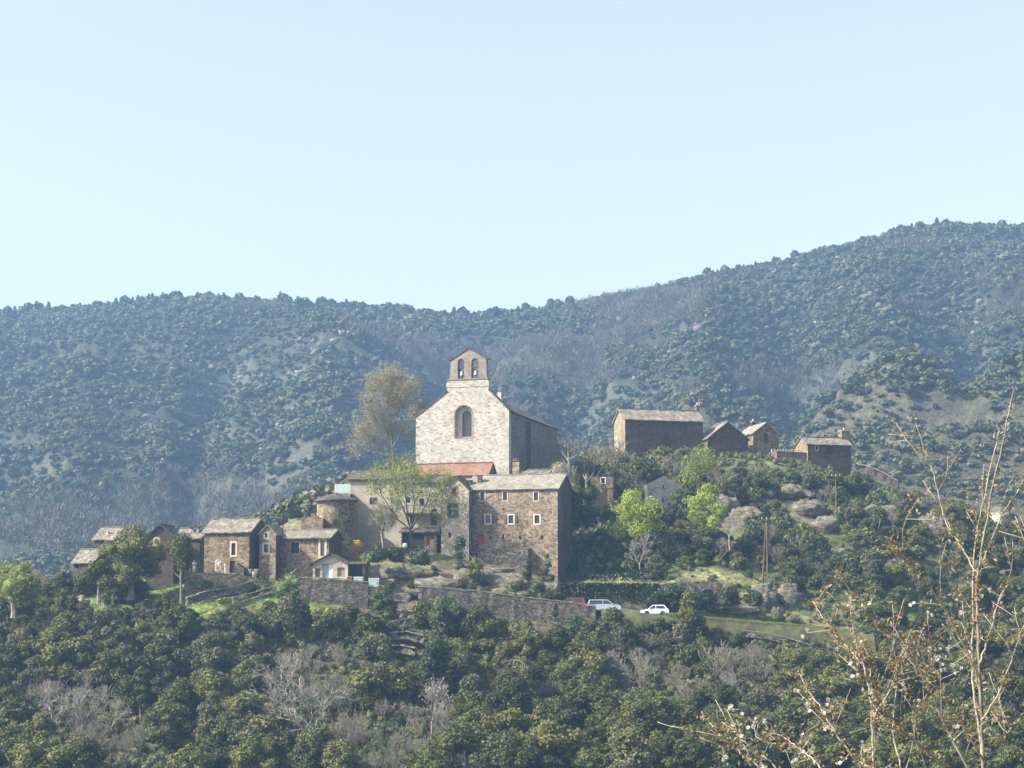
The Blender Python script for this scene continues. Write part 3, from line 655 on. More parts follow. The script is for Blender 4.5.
# ================================================================ the church
def church():
    H = House('church', 'big grey stone romanesque church with a two bell gable above the village', 'church', 416, 509, 410, 482, 302, -17, 26)
    r, w, h, d = H.root, H.w, H.h, H.d
    lw = H.zz(416, 417)-.1; mid = w/2
    rise = 3.9                      # roof behind the gable wall
    c1 = H.u(468.3, 420)            # bell gable centre
    bw0, bw1 = H.u(447, 388), H.u(488.7, 388); zb = H.zz(468, 386.5)
    gz = lambda px, py: H.zz(px, py)
    # facade with deep arched opening
    win = arch(H.u(455, 420), H.u(472.3, 420), gz(463, 437.5), gz(463, 405.5), 10)
    eL, eR = gz(416, 416), gz(509, 409)
    outer = [(0, -8), (w, -8), (w, eR), (bw1, gz(489, 389)), (bw1, zb), (bw0, zb), (bw0, gz(446.5, 391)), (0, eL)]
    b = MB(); b.panel(outer, [win], (0,0,0), (1,0,0), (0,1,0), .75)
    b.panel(outer, [], (0,1.1,0), (1,0,0), (0,-1,0), 0)
    e = [(w, eR), (bw1, gz(489, 389)), (bw1, zb), (bw0, zb), (bw0, gz(446.5, 391)), (0, eL), (0, -8)]
    e = [(w, -8)]+e
    for (a1, a2), (b1, b2) in zip(e[:-1], e[1:]): b.quad((a1, 0, a2), (a1, 1.1, a2), (b1, 1.1, b2), (b1, 0, b2))
    f = b.build('facade', M['church'], r)
    b = MB()
    for (p, q) in (((w, eR), (bw1, gz(489, 389))), ((bw0, gz(446.5, 391)), (0, eL))):
        A = Vector((p[0], -.12, p[1]+.02)); B = Vector((q[0], -.12, q[1]+.02)); n_ = Vector((0, 1.35, 0))
        if p[0] > mid: A += (A-B).normalized()*.35
        else: B += (B-A).normalized()*.35
        b.slab(A, A+n_, B+n_, B, .16, 2, 8, .02)
    b.build('coping', M['lauze_dark'], f)
    # inner slit of the window
    sl = arch(H.u(460.5, 420), H.u(470.3, 420), gz(463, 436.5), gz(463, 410), 10); b = MB()
    b.panel(win, [sl], (0,.75,0), (1,0,0), (0,1,0), .3); wi = b.build('window', M['pale_stone'], r)
    b = MB(); b.panel(sl, [], (0,1.0,0), (1,0,0), (0,1,0), 0); b.build('pane', M['glass'], wi)
    b = MB(); ring(b, win, scaled(win, .17), (0,0,0), (1,0,0), (0,-1,0), .02); b.build('surround', M['red_stone'], wi)
    # red quoins at the left corner
    b = MB(); z = eL-1.2; k = 0
    while z > eL-9: b.box(-.02, .25+.35*(k % 2), -.02, .3, z, z+.33); z -= .75+.3*((k*7) % 3); k += 1
    b.build('corner_stones', M['red_stone'], f)
    # nave body
    h2 = gz(509, 410.5); b = MB()
    def pent(L): return [(0, -8), (L, -8), (L, h2), (L/2, h2+rise), (0, h2)]
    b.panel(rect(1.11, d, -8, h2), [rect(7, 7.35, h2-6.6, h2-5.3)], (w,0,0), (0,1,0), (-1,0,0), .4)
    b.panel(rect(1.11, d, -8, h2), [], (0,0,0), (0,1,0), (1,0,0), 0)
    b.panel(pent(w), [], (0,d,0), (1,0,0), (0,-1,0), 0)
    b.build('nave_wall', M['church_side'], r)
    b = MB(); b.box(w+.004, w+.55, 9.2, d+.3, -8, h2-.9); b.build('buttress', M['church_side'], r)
    b = MB(); b.box(w+.56, w+.62, 9.0, 9.15, -8, h2-.2); b.build('drainpipe', M['black'], r)
    y = 1.5
    while y < d: b = MB(); b.box(w+.002, w+.3, y, y+.28, h2-.75, h2-.38); b.build('corbel', M['church'], r); y += .8
    b = MB(); ov = .5; k = rise/(w/2)
    b.slab((-ov, d+.4, h2-ov*k+.03), (-ov, 1.12, h2-ov*k+.03), (mid, 1.12, h2+rise+.03), (mid, d+.4, h2+rise+.03), .2, 24, 8, .05)
    b.slab((w+ov, 1.12, h2-ov*k+.03), (w+ov, d+.4, h2-ov*k+.03), (mid+.01, d+.4, h2+rise+.03), (mid+.01, 1.12, h2+rise+.03), .2, 24, 8, .05)
    ro = b.build('roof', M['lauze_dark'], r)
    b = MB(); b.box(mid+1.5, mid+2.1, 13, 13.5, h2+rise-.9, h2+rise+.6); b.build('roof_vent', M['pale_stone'], ro)
    # bell gable
    z1 = gz(468, 386.8); zs = gz(468, 379.5); ze = gz(468, 358); za = gz(468, 347.8)
    t0, t1 = H.u(451.2, 360), H.u(485.8, 360); m0, m1 = H.u(449.2, 379), H.u(486.8, 379)
    b = MB(); b.box(bw0-.05, bw1+.05, -.06, 1.16, z1, zs-.32); b.box(bw0+.12, bw1-.12, -.03, 1.13, zs-.318, zs)
    base = b.build('bell_gable_base', M['church'], r)
    b = MB(); b.box(bw0-.02, bw1+.02, -.16, 1.26, zs+.002, zs+.14); b.build('string_course', M['ashlar'], base)
    zs2 = zs+.142
    h1 = arch(H.u(457.6, 368), H.u(464.2, 368), gz(461, 378.6), gz(461, 358.6)); h2_ = arch(H.u(471.2, 368), H.u(478.4, 368), gz(474, 378.4), gz(474, 358.2))
    out = [(m0, zs2), (m1, zs2), (t1, ze), (c1, za), (t0, ze)]
    b = MB(); b.panel(out, [h1, h2_], (0,.05,0), (1,0,0), (0,1,0), 1.0); b.panel(out, [h1, h2_], (0,1.05,0), (1,0,0), (0,-1,0), 0)
    for (a1, a2), (b1, b2) in zip(out, out[1:]+out[:1]): b.quad((a1, .05, a2), (a1, 1.05, a2), (b1, 1.05, b2), (b1, .05, b2))
    bg_ = b.build('bell_gable', M['ashlar'], r)
    b = MB(); kk = (za-ze)/(c1-t0)
    b.slab((t0-.35, 1.2, ze-.35*kk+.05), (t0-.35, -.1, ze-.35*kk+.05), (c1, -.1, za+.05), (c1, 1.2, za+.05), .14, 3, 4, .015)
    b.slab((t1+.35, -.1, ze-.35*kk+.05), (t1+.35, 1.2, ze-.35*kk+.05), (c1+.005, 1.2, za+.05), (c1+.005, -.1, za+.05), .14, 3, 4, .015)
    b.build('gable_roof', M['lauze_dark'], bg_)
    b = MB(); um = (h1[1][0]+h2_[0][0])/2; b.box(um-.34, um+.34, .02, .06, gz(467, 366), gz(467, 361)); b.build('red_block', M['red_stone'], bg_)
    for hh, nm in ((h1, 'left'), (h2_, 'right')):
        uc = (hh[0][0]+hh[1][0])/2; zc = gz(468, 372.5); pos = Matrix.Translation(H.root.location)@Matrix.Rotation(H.a, 4, 'Z')@Vector((uc, .55, zc))
        t = empty('church_bell', pos, H.a); tag(t, f'pale bronze bell hanging in the {nm} arch of the church bell gable', 'bell', 'bells in the church gable')
        b = MB(); b.lathe([(.44, -.38), (.36, -.3), (.27, 0), (.23, .25), (.12, .36), (.03, .38)], 14); b.build('bell_body', M['bronze'], t, True)
        b = MB(); b.box(-.46, .46, -.1, .1, .38, .62); b.build('headstock', M['wood'], t)
        b = MB(); b.tube([(0,0,.3), (0,0,-.36)], .02, 5); b.lathe([(.03,-.5),(.07,-.44),(.03,-.36)], 6); b.build('clapper', M['black'], t)
church()

# ================================================================ buildings in front of the church
def tile_house():
    H = House('annex', 'low building with an orange clay tile roof against the church front', 'house', 414, 487, 475.3, 500, 296, -15, 5)
    H.walls('render_patchy', 'x', 1.85, 4, 'schist'); H.roof('tile', .3, .12, .025)
tile_house()
def presbytery():
    H = House('stone_house', 'large three storey brown stone house with two rows of white framed windows', 'house', 466.5, 557.5, 489.3, 549, 285.5, -15, 9)
    for px in (482.5, 505, 536): H.opening(px, 496.3, 4.2, 8.3, frame='pale_stone', fw=.15, bars=False, pane='glass')
    for px, sh in ((488, 1), (511, 1), (537, 0)): H.opening(px, 519.3, 5.2, 8.2, frame='white', fw=.15, bars=False, pane='glass', shutters='brown_shutter' if sh else None)
    for px, y in ((490.5, 538), (503, 537), (520, 537.5), (542, 537.5)): H.opening(px, y, 2.2, 4, bars=False, name='loophole')
    H.opening(480.3, 539.5, 7, 10.5, kind='door', pane='red_door')
    H.walls('schist_front', 'x', 2.3, 8, 'schist_dark_and_shaded'); H.roof('lauze_grey', .3, .15, .04)
    H.chimney(480, 475, 484, 4.2, 2.2, 'schist_dark_and_shaded'); H.chimney(469.5, 480, 486, 5, 1.6, 'schist_dark_and_shaded')
    r = H.root; b = MB()   # corner quoins, right
    z = H.h-.6; k = 0
    while z > -4.5: b.box(H.w-.3-.25*(k % 2), H.w+.015, -.02, .2, z, z+.3); z -= .62; k += 1
    b.build('corner_stones', M['schist_warm_and_lit'], r)
    b = MB(); m0, m1 = H.u(465), H.u(531)
    b.box(m0, m1, -1.6, -.003, -5.5, H.zz(490, 549.5)); te = b.build('terrace', M['drystone'], r)
presbytery()
def gable_house():
    H = House('gabled_house', 'narrow cream stone house with a pointed gable and red framed attic window', 'house', 441.5, 469, 490, 549, 283.8, -12, 8)
    H.opening(453, 480.3, 2, 3.4, bars=False)
    H.opening(454, 491.3, 4, 6, frame='red_stone', fw=.3)
    w_ = H.opening(452.8, 510.5, 8.2, 12.5, frame='schist', fw=.22, bars=False, pane='glass_pane' if 0 else 'glass')
    c = H.u(452.8, 510); v = H.zz(452.8, 510); b = MB(); b.box(c-.08, c+.08, .02, .16, v-.88, v+.88); b.box(c-.57, c-.085, .02, .16, v+.12, v+.28); b.box(c+.085, c+.57, .02, .16, v+.12, v+.28)
    b.build('mullion', M['schist_warm_and_lit'], w_)
    H.opening(449.7, 535, 2.8, 5, bars=False)
    H.walls('render_patchy', 'y', H.zz(454.5, 475.8)-H.h, 5, 'schist'); H.roof('lauze_dark', .3, .13, .03, ridge_cap=False)
    return H
gable_house()
def cream_house():
    H = House('cream_house', 'tall cream rendered house with a grey stone roof and blue shutters', 'house', 349, 402, 478.6, 548, 292, -9, 9)
    H.opening(375.8, 479.8+2.5, 4, 6.5, shutters='blue_shutter', fw=.05, bars=False, pane='glass')
    H.opening(373.5, 501, 8, 7, shutters=None, pane='brown_shutter', bars=False)
    H.walls('render', 'x', 1.6, 5); H.roof('lauze_dark', .45, .14, .04)
    H.chimney(399, 468, 474, 2.5, 4, 'pale_stone', pot=True)
cream_house()
def terrace_house():
    H = House('rendered_house', 'yellowish rendered house wing with balconies behind the pale green tree', 'house', 402.3, 441.2, 482, 548, 289, -9, 8)
    H.opening(408, 500, 5, 6, bars=False, frame='pale_stone'); H.opening(422, 502, 5, 7, bars=False, frame='pale_stone'); H.opening(434, 517, 6, 16, kind='door', pane='brown_shutter')
    H.opening(412, 520, 4, 8, bars=False)
    H.walls('render', 'x', 1.2, 5); H.roof('lauze_dark', .4, .14, .04)
    b = MB(); z = H.zz(420, 513); b.box(0.5, H.w-.4, -1.3, -.002, z-.15, z); b.build('balcony', M['schist'], H.root)
    b = MB()
    for k in range(15): x = .55+k*(H.w-1.1)/14; b.box(x-.02, x+.02, -1.28, -1.24, z, z+.95)
    b.box(.5, H.w-.4, -1.29, -1.23, z+.96, z+1.02); b.build('railing', M['black'], H.root)
    G_ = House('garage', 'open fronted dark stone garage under the balcony house', 'shed', 401.5, 436.5, 531.5, 549, 285.5, -9, 3.2)
    G_.opening(414, 541, 21, 14, kind='hole', bars=False, name='open_bay', pane='interior'); G_.opening(430.5, 541.5, 8, 12, kind='door', pane='wood')
    G_.walls('schist_dark_and_shaded', 'x', .5, 3); G_.roof('lauze_dark', .35, .14, .05)
terrace_house()
def tower_house():
    # round ended building
    Y = 281; c = P(338, 545, Y+2); r_ = 2.65; zt = ray(338, 500)[1]*Y; root = empty('round_tower', (c.x-.3, Y+2, c.z-1)); tag(root, 'brown stone round tower with a flat dark stone roof', 'tower')
    z1 = zt-(c.z-1); b = MB(); n = 28
    ringp = [(r_*math.cos(2*math.pi*k/n), r_*math.sin(2*math.pi*k/n)) for k in range(n)]
    b.add([(x, y, -3) for x, y in ringp]+[(x*.96, y*.96, z1) for x, y in ringp], [(k, (k+1) % n, (k+1) % n+n, k+n) for k in range(n)])
    b.build('wall', M['schist'], root)
    b = MB(); rn = random.Random(4); R = r_+.45
    o = [(R*rn.uniform(.96, 1.04)*math.cos(2*math.pi*k/n), R*rn.uniform(.96, 1.04)*math.sin(2*math.pi*k/n)) for k in range(n)]
    b.add([(x, y, z1-.1) for x, y in o]+[(x, y, z1+.08) for x, y in o]+[(0, .2, z1+1.25)], [(k, (k+1) % n, (k+1) % n+n, k+n) for k in range(n)]+[(k+n, (k+1) % n+n, 2*n) for k in range(n)]+[tuple(range(n-1, -1, -1))])
    b.build('roof', M['lauze_dark'], root)
    b = MB(); b.box(-.25, .35, -r_-.03, -r_+.5, z1-3.6, z1-2.7); b.build('window', M['interior'], root)
    # small lit block at its left and turquoise terrace behind
    H = House('stone_annex', 'small pale stone block joined to the left of the round tower', 'house', 317, 327.5, 501, 548, 283.5, -14, 6)
    H.walls('render_patchy', 'x', .9, 3); H.roof('lauze_dark', .25, .13, .04, ridge_cap=False)
    H = House('terrace_wall', 'stone roof terrace wall carrying a turquoise screen', 'wall', 331, 350, 494, 520, 290, -9, 4)
    H.walls('schist', 'x', .1, 4)
    t = empty('terrace_screen', H.root.location+Vector((0, 0, H.h+.08)), H.a); tag(t, 'turquoise screen round the roof terrace beside the cream house', 'screen')
    b = MB()
    for k in range(9): x0 = .5+k*(H.w-.5)/9; b.box(x0+.01, x0+(H.w-.5)/9-.01, .1, .14, .0, 1.35)
    b.build('panels', M['turq'], t); b = MB()
    for k in range(4): x0 = .5+k*(H.w-.6)/3; b.box(x0-.03, x0+.03, .16, .22, 0, 1.5)
    b.build('post', M['metal'], t)
    H = House('ruined_wall', 'low ruined brown stone wall left of the round tower', 'wall', 301, 323, 519, 548, 280, -10, 3)
    H.walls('schist', 'x', .02, 3)
    b = MB(); rn = random.Random(2)
    for k in range(9):
        x = k*H.w/9; b.box(x, x+H.w/9-.03, .02, .6, H.h+.003, H.h+.1+rn.uniform(0, .9)*math.sin(k*.4+.2))
    b.build('broken_courses', M['schist'], H.root)
tower_house()
def low_house():
    H = House('courtyard_house', 'low brown stone house with a pale stone roof and a white framed doorway', 'house', 275.5, 329, 537.5, 566, 274, -12, 6.2)
    H.opening(322.5, 548, 4.2, 16, kind='door', frame='pale_stone', fw=.3, pane='glass_pale'); H.opening(295, 548, 9, 11, frame='wood_pale', fw=.15, bars=True, name='window')
    H.opening(334.5-2, 551, .1, .1, bars=False) if 0 else None
    H.walls('schist', 'x', 1.15, 4, 'schist_dark_and_shaded'); H.roof('lauze', .4, .16, .05)
    b = MB(); c0, c1 = H.u(318.3, 548), H.u(327, 548); v = H.zz(320, 540)
    b.build('unused', None, H.root) if 0 else None
    # cross on the ridge end
    t = empty('wooden_cross', P(283, 527, 276)); tag(t, 'dark wooden cross standing above the courtyard house roof', 'cross')
    b = MB(); b.box(-.07, .07, -.07, .07, -1.5, 2.3); b.build('post', M['black'], t); b = MB(); b.box(-.6, .6, -.13, -.075, 1.35, 1.5); b.build('crossbar', M['black'], t)
low_house()
def narrow_house():
    H = House('narrow_gabled_house', 'narrow brown stone gabled house with two white framed windows one above another', 'house', 259.5, 276, 533, 574, 271.5, -8, 7)
    H.opening(266.3, 535.3, 3, 5, frame='pale_stone', fw=.18, archd=True); H.opening(266, 548.5, 4, 8, frame='pale_stone', fw=.25)
    H.walls('schist_front', 'y', 1.15, 4, 'schist_dark_and_shaded'); H.roof('lauze', .25, .13, .04, ridge_cap=False)
narrow_house()
def left_house():
    H = House('cottage', 'two storey brown stone cottage with a tall white framed window and arched doorway', 'house', 204.5, 249.5, 531.5, 571, 272, -14, 7)
    H.opening(233.5, 549, 4.2, 12, frame='pale_stone', fw=.24); H.opening(218, 565, 3.4, 8.5, frame='pale_stone', fw=.18, archd=True, kind='door', pane='interior')
    H.opening(232.3, 567, 5.8, 12, kind='door', pane='interior'); H.opening(226, 535, 2.2, 2.6, bars=False)
    H.walls('schist', 'x', 1.9, 4, 'schist_dark_and_shaded'); H.roof('lauze', .35, .18, .05)
    b = MB(); z = H.zz(240, 562)
    for k in range(4): b.box(H.u(239)+k*.33, H.u(239)+(k+1)*.33-.002, -1.0, -.003, -3, z-.2-k*.2)
    b.build('outside_steps', M['drystone'], H.root)
    H.chimney(258, 521, 527, 3, 4.5, 'schist_dark_and_shaded')
left_house()
def far_left_houses():
    H = House('dark_gabled_house', 'dark stone gabled house with one pale arched window behind the oak', 'house', 146.5, 174, 535.5, 571, 276, -3, 8)
    H.opening(156.5, 543.5, 4.2, 10, frame='pale_stone', fw=.22, archd=True)
    H.walls('schist_dark_and_shaded', 'y', H.zz(159, 523.8)-H.h, 4); H.roof('lauze_dark', .3, .15, .05)
    H = House('chimney_house', 'dark stone house with a broad capped chimney', 'house', 174.8, 200, 538, 572, 278, -8, 7)
    H.opening(187, 566, 4.5, 9, frame='schist_warm_and_lit', fw=.3, archd=True, kind='door', pane='interior'); 
    H.walls('schist_dark_and_shaded', 'x', 1.5, 4); H.roof('lauze', .3, .16, .05)
    b = MB(); c = H.u(190.3, 528); y = 2.2; z = H.zz(190, 534); s_ = .62
    b.box(c-s_, c+s_, y-.5, y+.5, z-1, z+.35)
    ch = b.build('chimney', M['schist'], H.root); b = MB()
    for sx in (-1, 1):
        for sy in (-1, 1): b.box(c+sx*s_*.85-.12, c+sx*s_*.85+.12, y+sy*.38-.11, y+sy*.38+.11, z+.352, z+1.05)
    b.build('flue_pillars', M['pale_stone'], ch); b = MB(); b.box(c-s_-.25, c+s_+.25, y-.7, y+.7, z+1.055, z+1.2); b.box(c-.3, c+.3, y-.3, y+.3, z+1.205, z+1.35); b.build('chimney_cap', M['lauze_dark'], ch)
    H = House('distant_cottage', 'small stone cottage with a pale chimney seen over the oak crown', 'house', 94.5, 113, 538.5, 560, 284, -12, 6)
    H.opening(104, 545, 3, 4, bars=False); H.walls('schist_dark_and_shaded', 'x', 1.7, 4); H.roof('lauze', .35, .16, .05); H.chimney(107.5, 530, 537, 2.2, 1.2, 'pale_stone', pot=False)
    H = House('low_outbuilding', 'low outbuilding with a beige stone roof at the left end of the village', 'shed', 73.5, 92, 562, 576, 281, -14, 6)
    H.opening(77, 566, 3, 5, bars=False, name='opening'); H.walls('schist_dark_and_shaded', 'x', 1.9, 4); H.roof('lauze', .35, .16, .05)
far_left_houses()
def garden_shed():
    H = House('garden_shed', 'small garden shed with pale blue double doors under a low gable', 'shed', 313, 348, 562.5, 579.5, 267, -4, 4.5)
    w_ = H.opening(327.8, 571.3, 10.5, 14.6, kind='door', pane='blue_shutter', label='pale blue left and white right door leaf')
    c = H.u(327.8, 571); v = H.zz(327.8, 571); b = MB(); b.box(c+.02, c+.66, .12, .2, v-.94, v+.94); b.build('white_leaf', M['white'], w_)
    b = MB(); b.box(c+.0, c+.05, .1, .22, v-.95, v+.95); b.build('door_edge', M['black'], w_)
    H.opening(317.7, 573, 5, 9, bars=False, pane='wood', name='boarded_panel'); H.opening(341, 572, 7.5, 9, bars=False, pane='wood_pale', name='boarded_panel')
    H.walls('render_patchy', 'y', H.zz(330, 553.2)-H.h, 2.5, 'schist'); H.roof('lauze_dark', .5, .12, .03, ridge_cap=False)
    H = House('lean_to', 'dark lean-to shelter on the right of the garden shed', 'shed', 348.7, 365, 563.5, 580, 267.6, -4, 3)
    H.opening(356, 571, 13, 12, kind='hole', bars=False, name='open_bay'); H.walls('schist_dark_and_shaded', 'x', .25, 2); H.roof('lauze_dark', .25, .1, .03, ridge_cap=False)
garden_shed()
# ================================================================ the hamlet on the hilltop
def hilltop():  # house fronts painted darker for shade, their left gables lighter for sun
    H = House('long_stone_house', 'long stone house with shade-toned front, sun-toned left gable and stone roof on the hilltop', 'house', 625, 703, 418.5, 462, 335, 15, 6)
    H.walls('schist_dark_and_shaded', 'x', 2.0, 4, 'schist_warm_and_lit'); H.roof('lauze', .25, .16, .05); H.chimney(697.5, 405, 417, 3.6, 4.5, 'schist', pot=True)
    H = House('gabled_barn', 'stone barn with its windowless shade-toned gable towards the valley on the hilltop', 'barn', 707.5, 748, 437.5, 468, 337, 15, 6)
    H.walls('schist_dark_and_shaded', 'y', H.zz(727, 421.5)-H.h, 4, 'schist'); H.roof('lauze', .35, .15, .05)
    H = House('small_gabled_house', 'small grey stone house with a pale roof and ridge chimney beside the barn', 'house', 753, 778.5, 432.5, 466, 341, 17, 7)
    H.opening(766, 438, 4.5, 9, kind='win', pane='interior'); H.walls('schist', 'y', H.zz(767, 422.5)-H.h, 4, 'schist_warm_and_lit'); H.roof('lauze_grey', .3, .15, .05, ridge_cap=False)
    H.chimney(753.3, 421, 429, 3.6, 5.5, 'schist_dark_and_shaded', pot=True)
    H = House('hilltop_cottage', 'stone cottage with shade-toned front, sun-toned left gable and tall square chimney at the hilltop end', 'house', 807.5, 851, 443.5, 470, 338, 16, 5)
    H.opening(828.5, 450, 6.5, 12, kind='door', pane='interior'); H.opening(817, 448, 2.4, 4, bars=False, frame='pale_stone', fw=.1)
    H.walls('schist_dark_and_shaded', 'x', 1.35, 4, 'schist_warm_and_lit'); H.roof('lauze', .25, .14, .05)
    H.chimney(844, 430.5, 443, 8.3, 2.6, 'schist', pot=True)
    H = House('terrace_wall', 'long low stone terrace wall with a pale parapet between the hilltop houses', 'wall', 777, 808, 452.5, 468, 336.5, 20, 2.5)
    H.walls('schist', 'x', .05, 3)
    b = MB(); b.box(-.1, H.w, -.1, 2.6, H.h+.06, H.h+.2)
    b.build('coping', M['coping'], H.root)
    t = empty('white_railing', H.root.location+Matrix.Rotation(H.a, 3, 'Z')@Vector((0, 2.2, H.h+.2))); t.rotation_euler.z = H.a; tag(t, 'low row of white posts on the hilltop terrace wall', 'railing')
    for k in range(11): b = MB(); x = .2+k*(H.w-.4)/10; b.box(x-.1, x+.1, -.1, .1, 0, .6); b.build('post', M['pale_stone'], t)
    b = MB(); b.box(0, H.w, -.05, .05, .45, .52); b.build('rail', M['coping'], t)
    H = House('ruined_cottage', 'roofless pale stone ruin with slit windows among the hillside trees', 'ruin', 648, 680, 484, 520, 303, 6, 5)
    H.opening(663.5, 487, 1.6, 4, bars=False); H.opening(663, 500, 1.6, 4, bars=False)
    H.walls('church_side', 'y', 1.3, 3)
    H = House('ruined_hut', 'small reddish stone ruin with a white framed window above the ivy bank', 'ruin', 591, 613, 477, 512, 300, -6, 4)
    H.opening(603, 480.5, 3.6, 5, frame='white', fw=.15, bars=False); H.walls('red_stone' if 0 else 'schist', 'x', .05, 3)
    H = House('chimney_block', 'pale stone chimney block standing behind the large stone house', 'chimney', 512.5, 519, 461.5, 480, 296, -15, 1)
    H.walls('schist_warm_and_lit', 'x', .01, 3); b = MB(); b.box(-.1, H.w+.1, -.1, 1.1, H.h+.05, H.h+.2); b.box(.1, H.w-.1, .1, .9, H.h+.205, H.h+.5); b.build('cap', M['lauze_dark'], H.root)
    H = House('low_stone_barn', 'low building with a sloping stone roof tucked behind the large stone house', 'barn', 520, 546, 477, 490, 297, -15, 4)
    H.walls('schist', 'x', 1.2, 4); H.roof('lauze', .3, .14, .04)
hilltop()
# ================================================================ walls, road, rocks
def ribbon_wall(name, label, pts, thick, below, mat, cat='wall', cope=True, seed=1, step=.55, rough=.06):
    """pts: (px, py_top, Y) along the top; dry stone, uneven top"""
    rn = random.Random(seed); W3 = [P(*p) for p in pts]; dense = []
    for a, b in zip(W3[:-1], W3[1:]):
        n = max(1, int((b-a).length/step)); dense += [a.lerp(b, k/n) for k in range(n)]
    dense.append(W3[-1]); rt = MB(); n = len(dense); vs = []; o = dense[0]
    for i, p in enumerate(dense):
        d = (dense[min(i+1, n-1)]-dense[max(0, i-1)]); d.z = 0; d.normalize(); s = Vector((-d.y, d.x, 0))
        zt = p.z+rn.uniform(-rough, rough); q = p-o
        f = q-s*(thick/2); k = q+s*(thick/2); j = rn.uniform(-rough, rough)
        vs += [(f.x-s.x*.25, f.y-s.y*.25, p.z-below-o.z), (f.x+j, f.y+j, zt-o.z), (k.x+j, k.y+j, zt-o.z), (k.x, k.y, p.z-below-o.z)]
    fs = []
    for i in range(n-1):
        a = i*4; fs += [(a, a+4, a+5, a+1), (a+1, a+5, a+6, a+2), (a+2, a+6, a+7, a+3)]
    fs += [(0, 1, 2, 3), tuple((n-1)*4+k for k in (3, 2, 1, 0))]
    rt.add(vs, fs); root = empty(name, o); tag(root, label, cat, kind='thing'); rt.build('wall_face', M[mat], root)
    if cope:
        b = MB()
        for i in range(n-1):
            p, q = dense[i]-o, dense[i+1]-o; d = q-p; L = d.length; d.normalize(); s = Vector((-d.y, d.x, 0)).normalized()*(thick/2+.06)
            hh = rn.uniform(.08, .2); z = Vector((0, 0, 1)); a_, b_ = p+d*.02, q-d*.02
            vs = [a_-s, b_-s, b_+s, a_+s]; vs = [v+z*(rough+.01) for v in vs]; b.add(vs+[v+z*hh for v in vs], [(0,3,2,1),(4,5,6,7),(0,1,5,4),(1,2,6,5),(2,3,7,6),(3,0,4,7)])
        b.build('coping_stones', M['coping'], root)
    return root
def road():
    pts = [(405, 591.5, 266), (440, 593, 266), (500, 599, 266), (560, 605.5, 266), (600, 610, 266), (650, 615, 265.5), (700, 620, 265), (760, 625, 265), (810, 629, 264.5), (870, 636, 264)]
    c = [P(*p) for p in pts]; V = []; F_ = []; n = 0; b = MB()
    dense = []
    for p, q in zip(c[:-1], c[1:]): dense += [p.lerp(q, k/6) for k in range(6)]
    dense.append(c[-1]); vs = []
    for p in dense:
        for y, dz in ((-2.3, -.02), (-.0, .05), (2.3, -.02)): vs.append((p.x, p.y+y, p.z+dz))
        vs.append((p.x, p.y+2.3, p.z-.3)); vs.append((p.x, p.y-2.3, p.z-.3))
    for i in range(len(dense)-1):
        a = i*5; fs = [(a, a+5, a+6, a+1), (a+1, a+6, a+7, a+2), (a+2, a+7, a+8, a+3), (a+4, a+9, a+5, a)]; F_ += fs
    b.add(vs, F_); o = b.build('road', plain('road_asphalt', (.085, .08, .072), .9, .25, 1.5)); tag(o, kind='structure')
    # grassy shoulder outside the road, where there is no wall
    b = MB(); vs = []; rn = random.Random(3); dd = [p for p in dense if proj(p)[0] > 596]; prof = [(-2.25, .0), (-2.6, .12), (-3.0, .08), (-3.4, -.5), (-3.9, -1.6), (-4.6, -4)]
    for p in dd:
        for y, dz in prof: vs.append((p.x, p.y+y+rn.uniform(-.12, .12), p.z+dz+rn.uniform(-.1, .12)))
    n = len(prof); b.add(vs, [(i*n+k, i*n+k+1, (i+1)*n+k+1, (i+1)*n+k) for i in range(len(dd)-1) for k in range(n-1)])
    m, nn_, bs, _ = newmat('verge_soil'); geo = nn_.nodes.new('ShaderNodeNewGeometry'); t = noise(nn_, .45, 7, geo.outputs['Position'], .65)
    r_ = ramp(nn_, [(.38, (.045, .04, .025)), (.48, (.07, .068, .03)), (.56, (.09, .10, .035)), (.66, (.105, .085, .05))]); nn_.links.new(t.outputs[0], r_.inputs[0]); nn_.links.new(r_.outputs[0], bs.inputs['Base Color'])
    o = b.build('grass_verge', m, None, True); tag(o, kind='structure')
road()
ribbon_wall('retaining_wall', 'long grey dry stone retaining wall carrying the village road', [(418, 587.5, 263), (450, 589.5, 263), (480, 592, 263), (520, 597.5, 263), (560, 602, 263), (596, 606.5, 263)], .6, 6, 'drystone', seed=2)
ribbon_wall('terrace_retaining_wall', 'dry stone terrace wall below the blue doored garden shed', [(300, 578.5, 264.5), (335, 579.5, 264.5), (368, 583, 264.5)], .6, 5, 'drystone', seed=3)
ribbon_wall('garden_wall', 'tumbled low dry stone wall crossing the grass below the people', [(186, 600, 262), (205, 594, 263.5), (232, 589, 265), (252, 583, 266.5)], .5, .7, 'drystone', seed=5, rough=.2)
ribbon_wall('low_garden_wall', 'short broken dry stone wall in the grass under the garden wall', [(232, 600, 261.5), (252, 595, 262.5), (275, 588, 263.5)], .5, .5, 'drystone', seed=6, rough=.2)
for k, (x0, x1, y, Y) in enumerate([(392, 432, 622, 259), (384, 428, 634, 256.5), (378, 424, 647, 254), (385, 430, 611, 261)]):
    ribbon_wall('vineyard_terrace_wall', ['second', 'third', 'lowest', 'topmost'][k]+' of the crumbling terrace walls stepping down left of the road wall', [(x0+k*5, y+2, Y), ((x0+x1)/2, y-1+k, Y+.6), (x1-k*4, y+4, Y)], .5, .6, 'drystone', seed=10+k, rough=.3)
ribbon_wall('stony_bank', 'loose stone bank beside the grassy verge at the right of the road', [(738, 632, 260.3), (765, 635, 260), (790, 641, 259.8), (812, 648, 259.5)], .8, .5, 'drystone', seed=21, rough=.25)
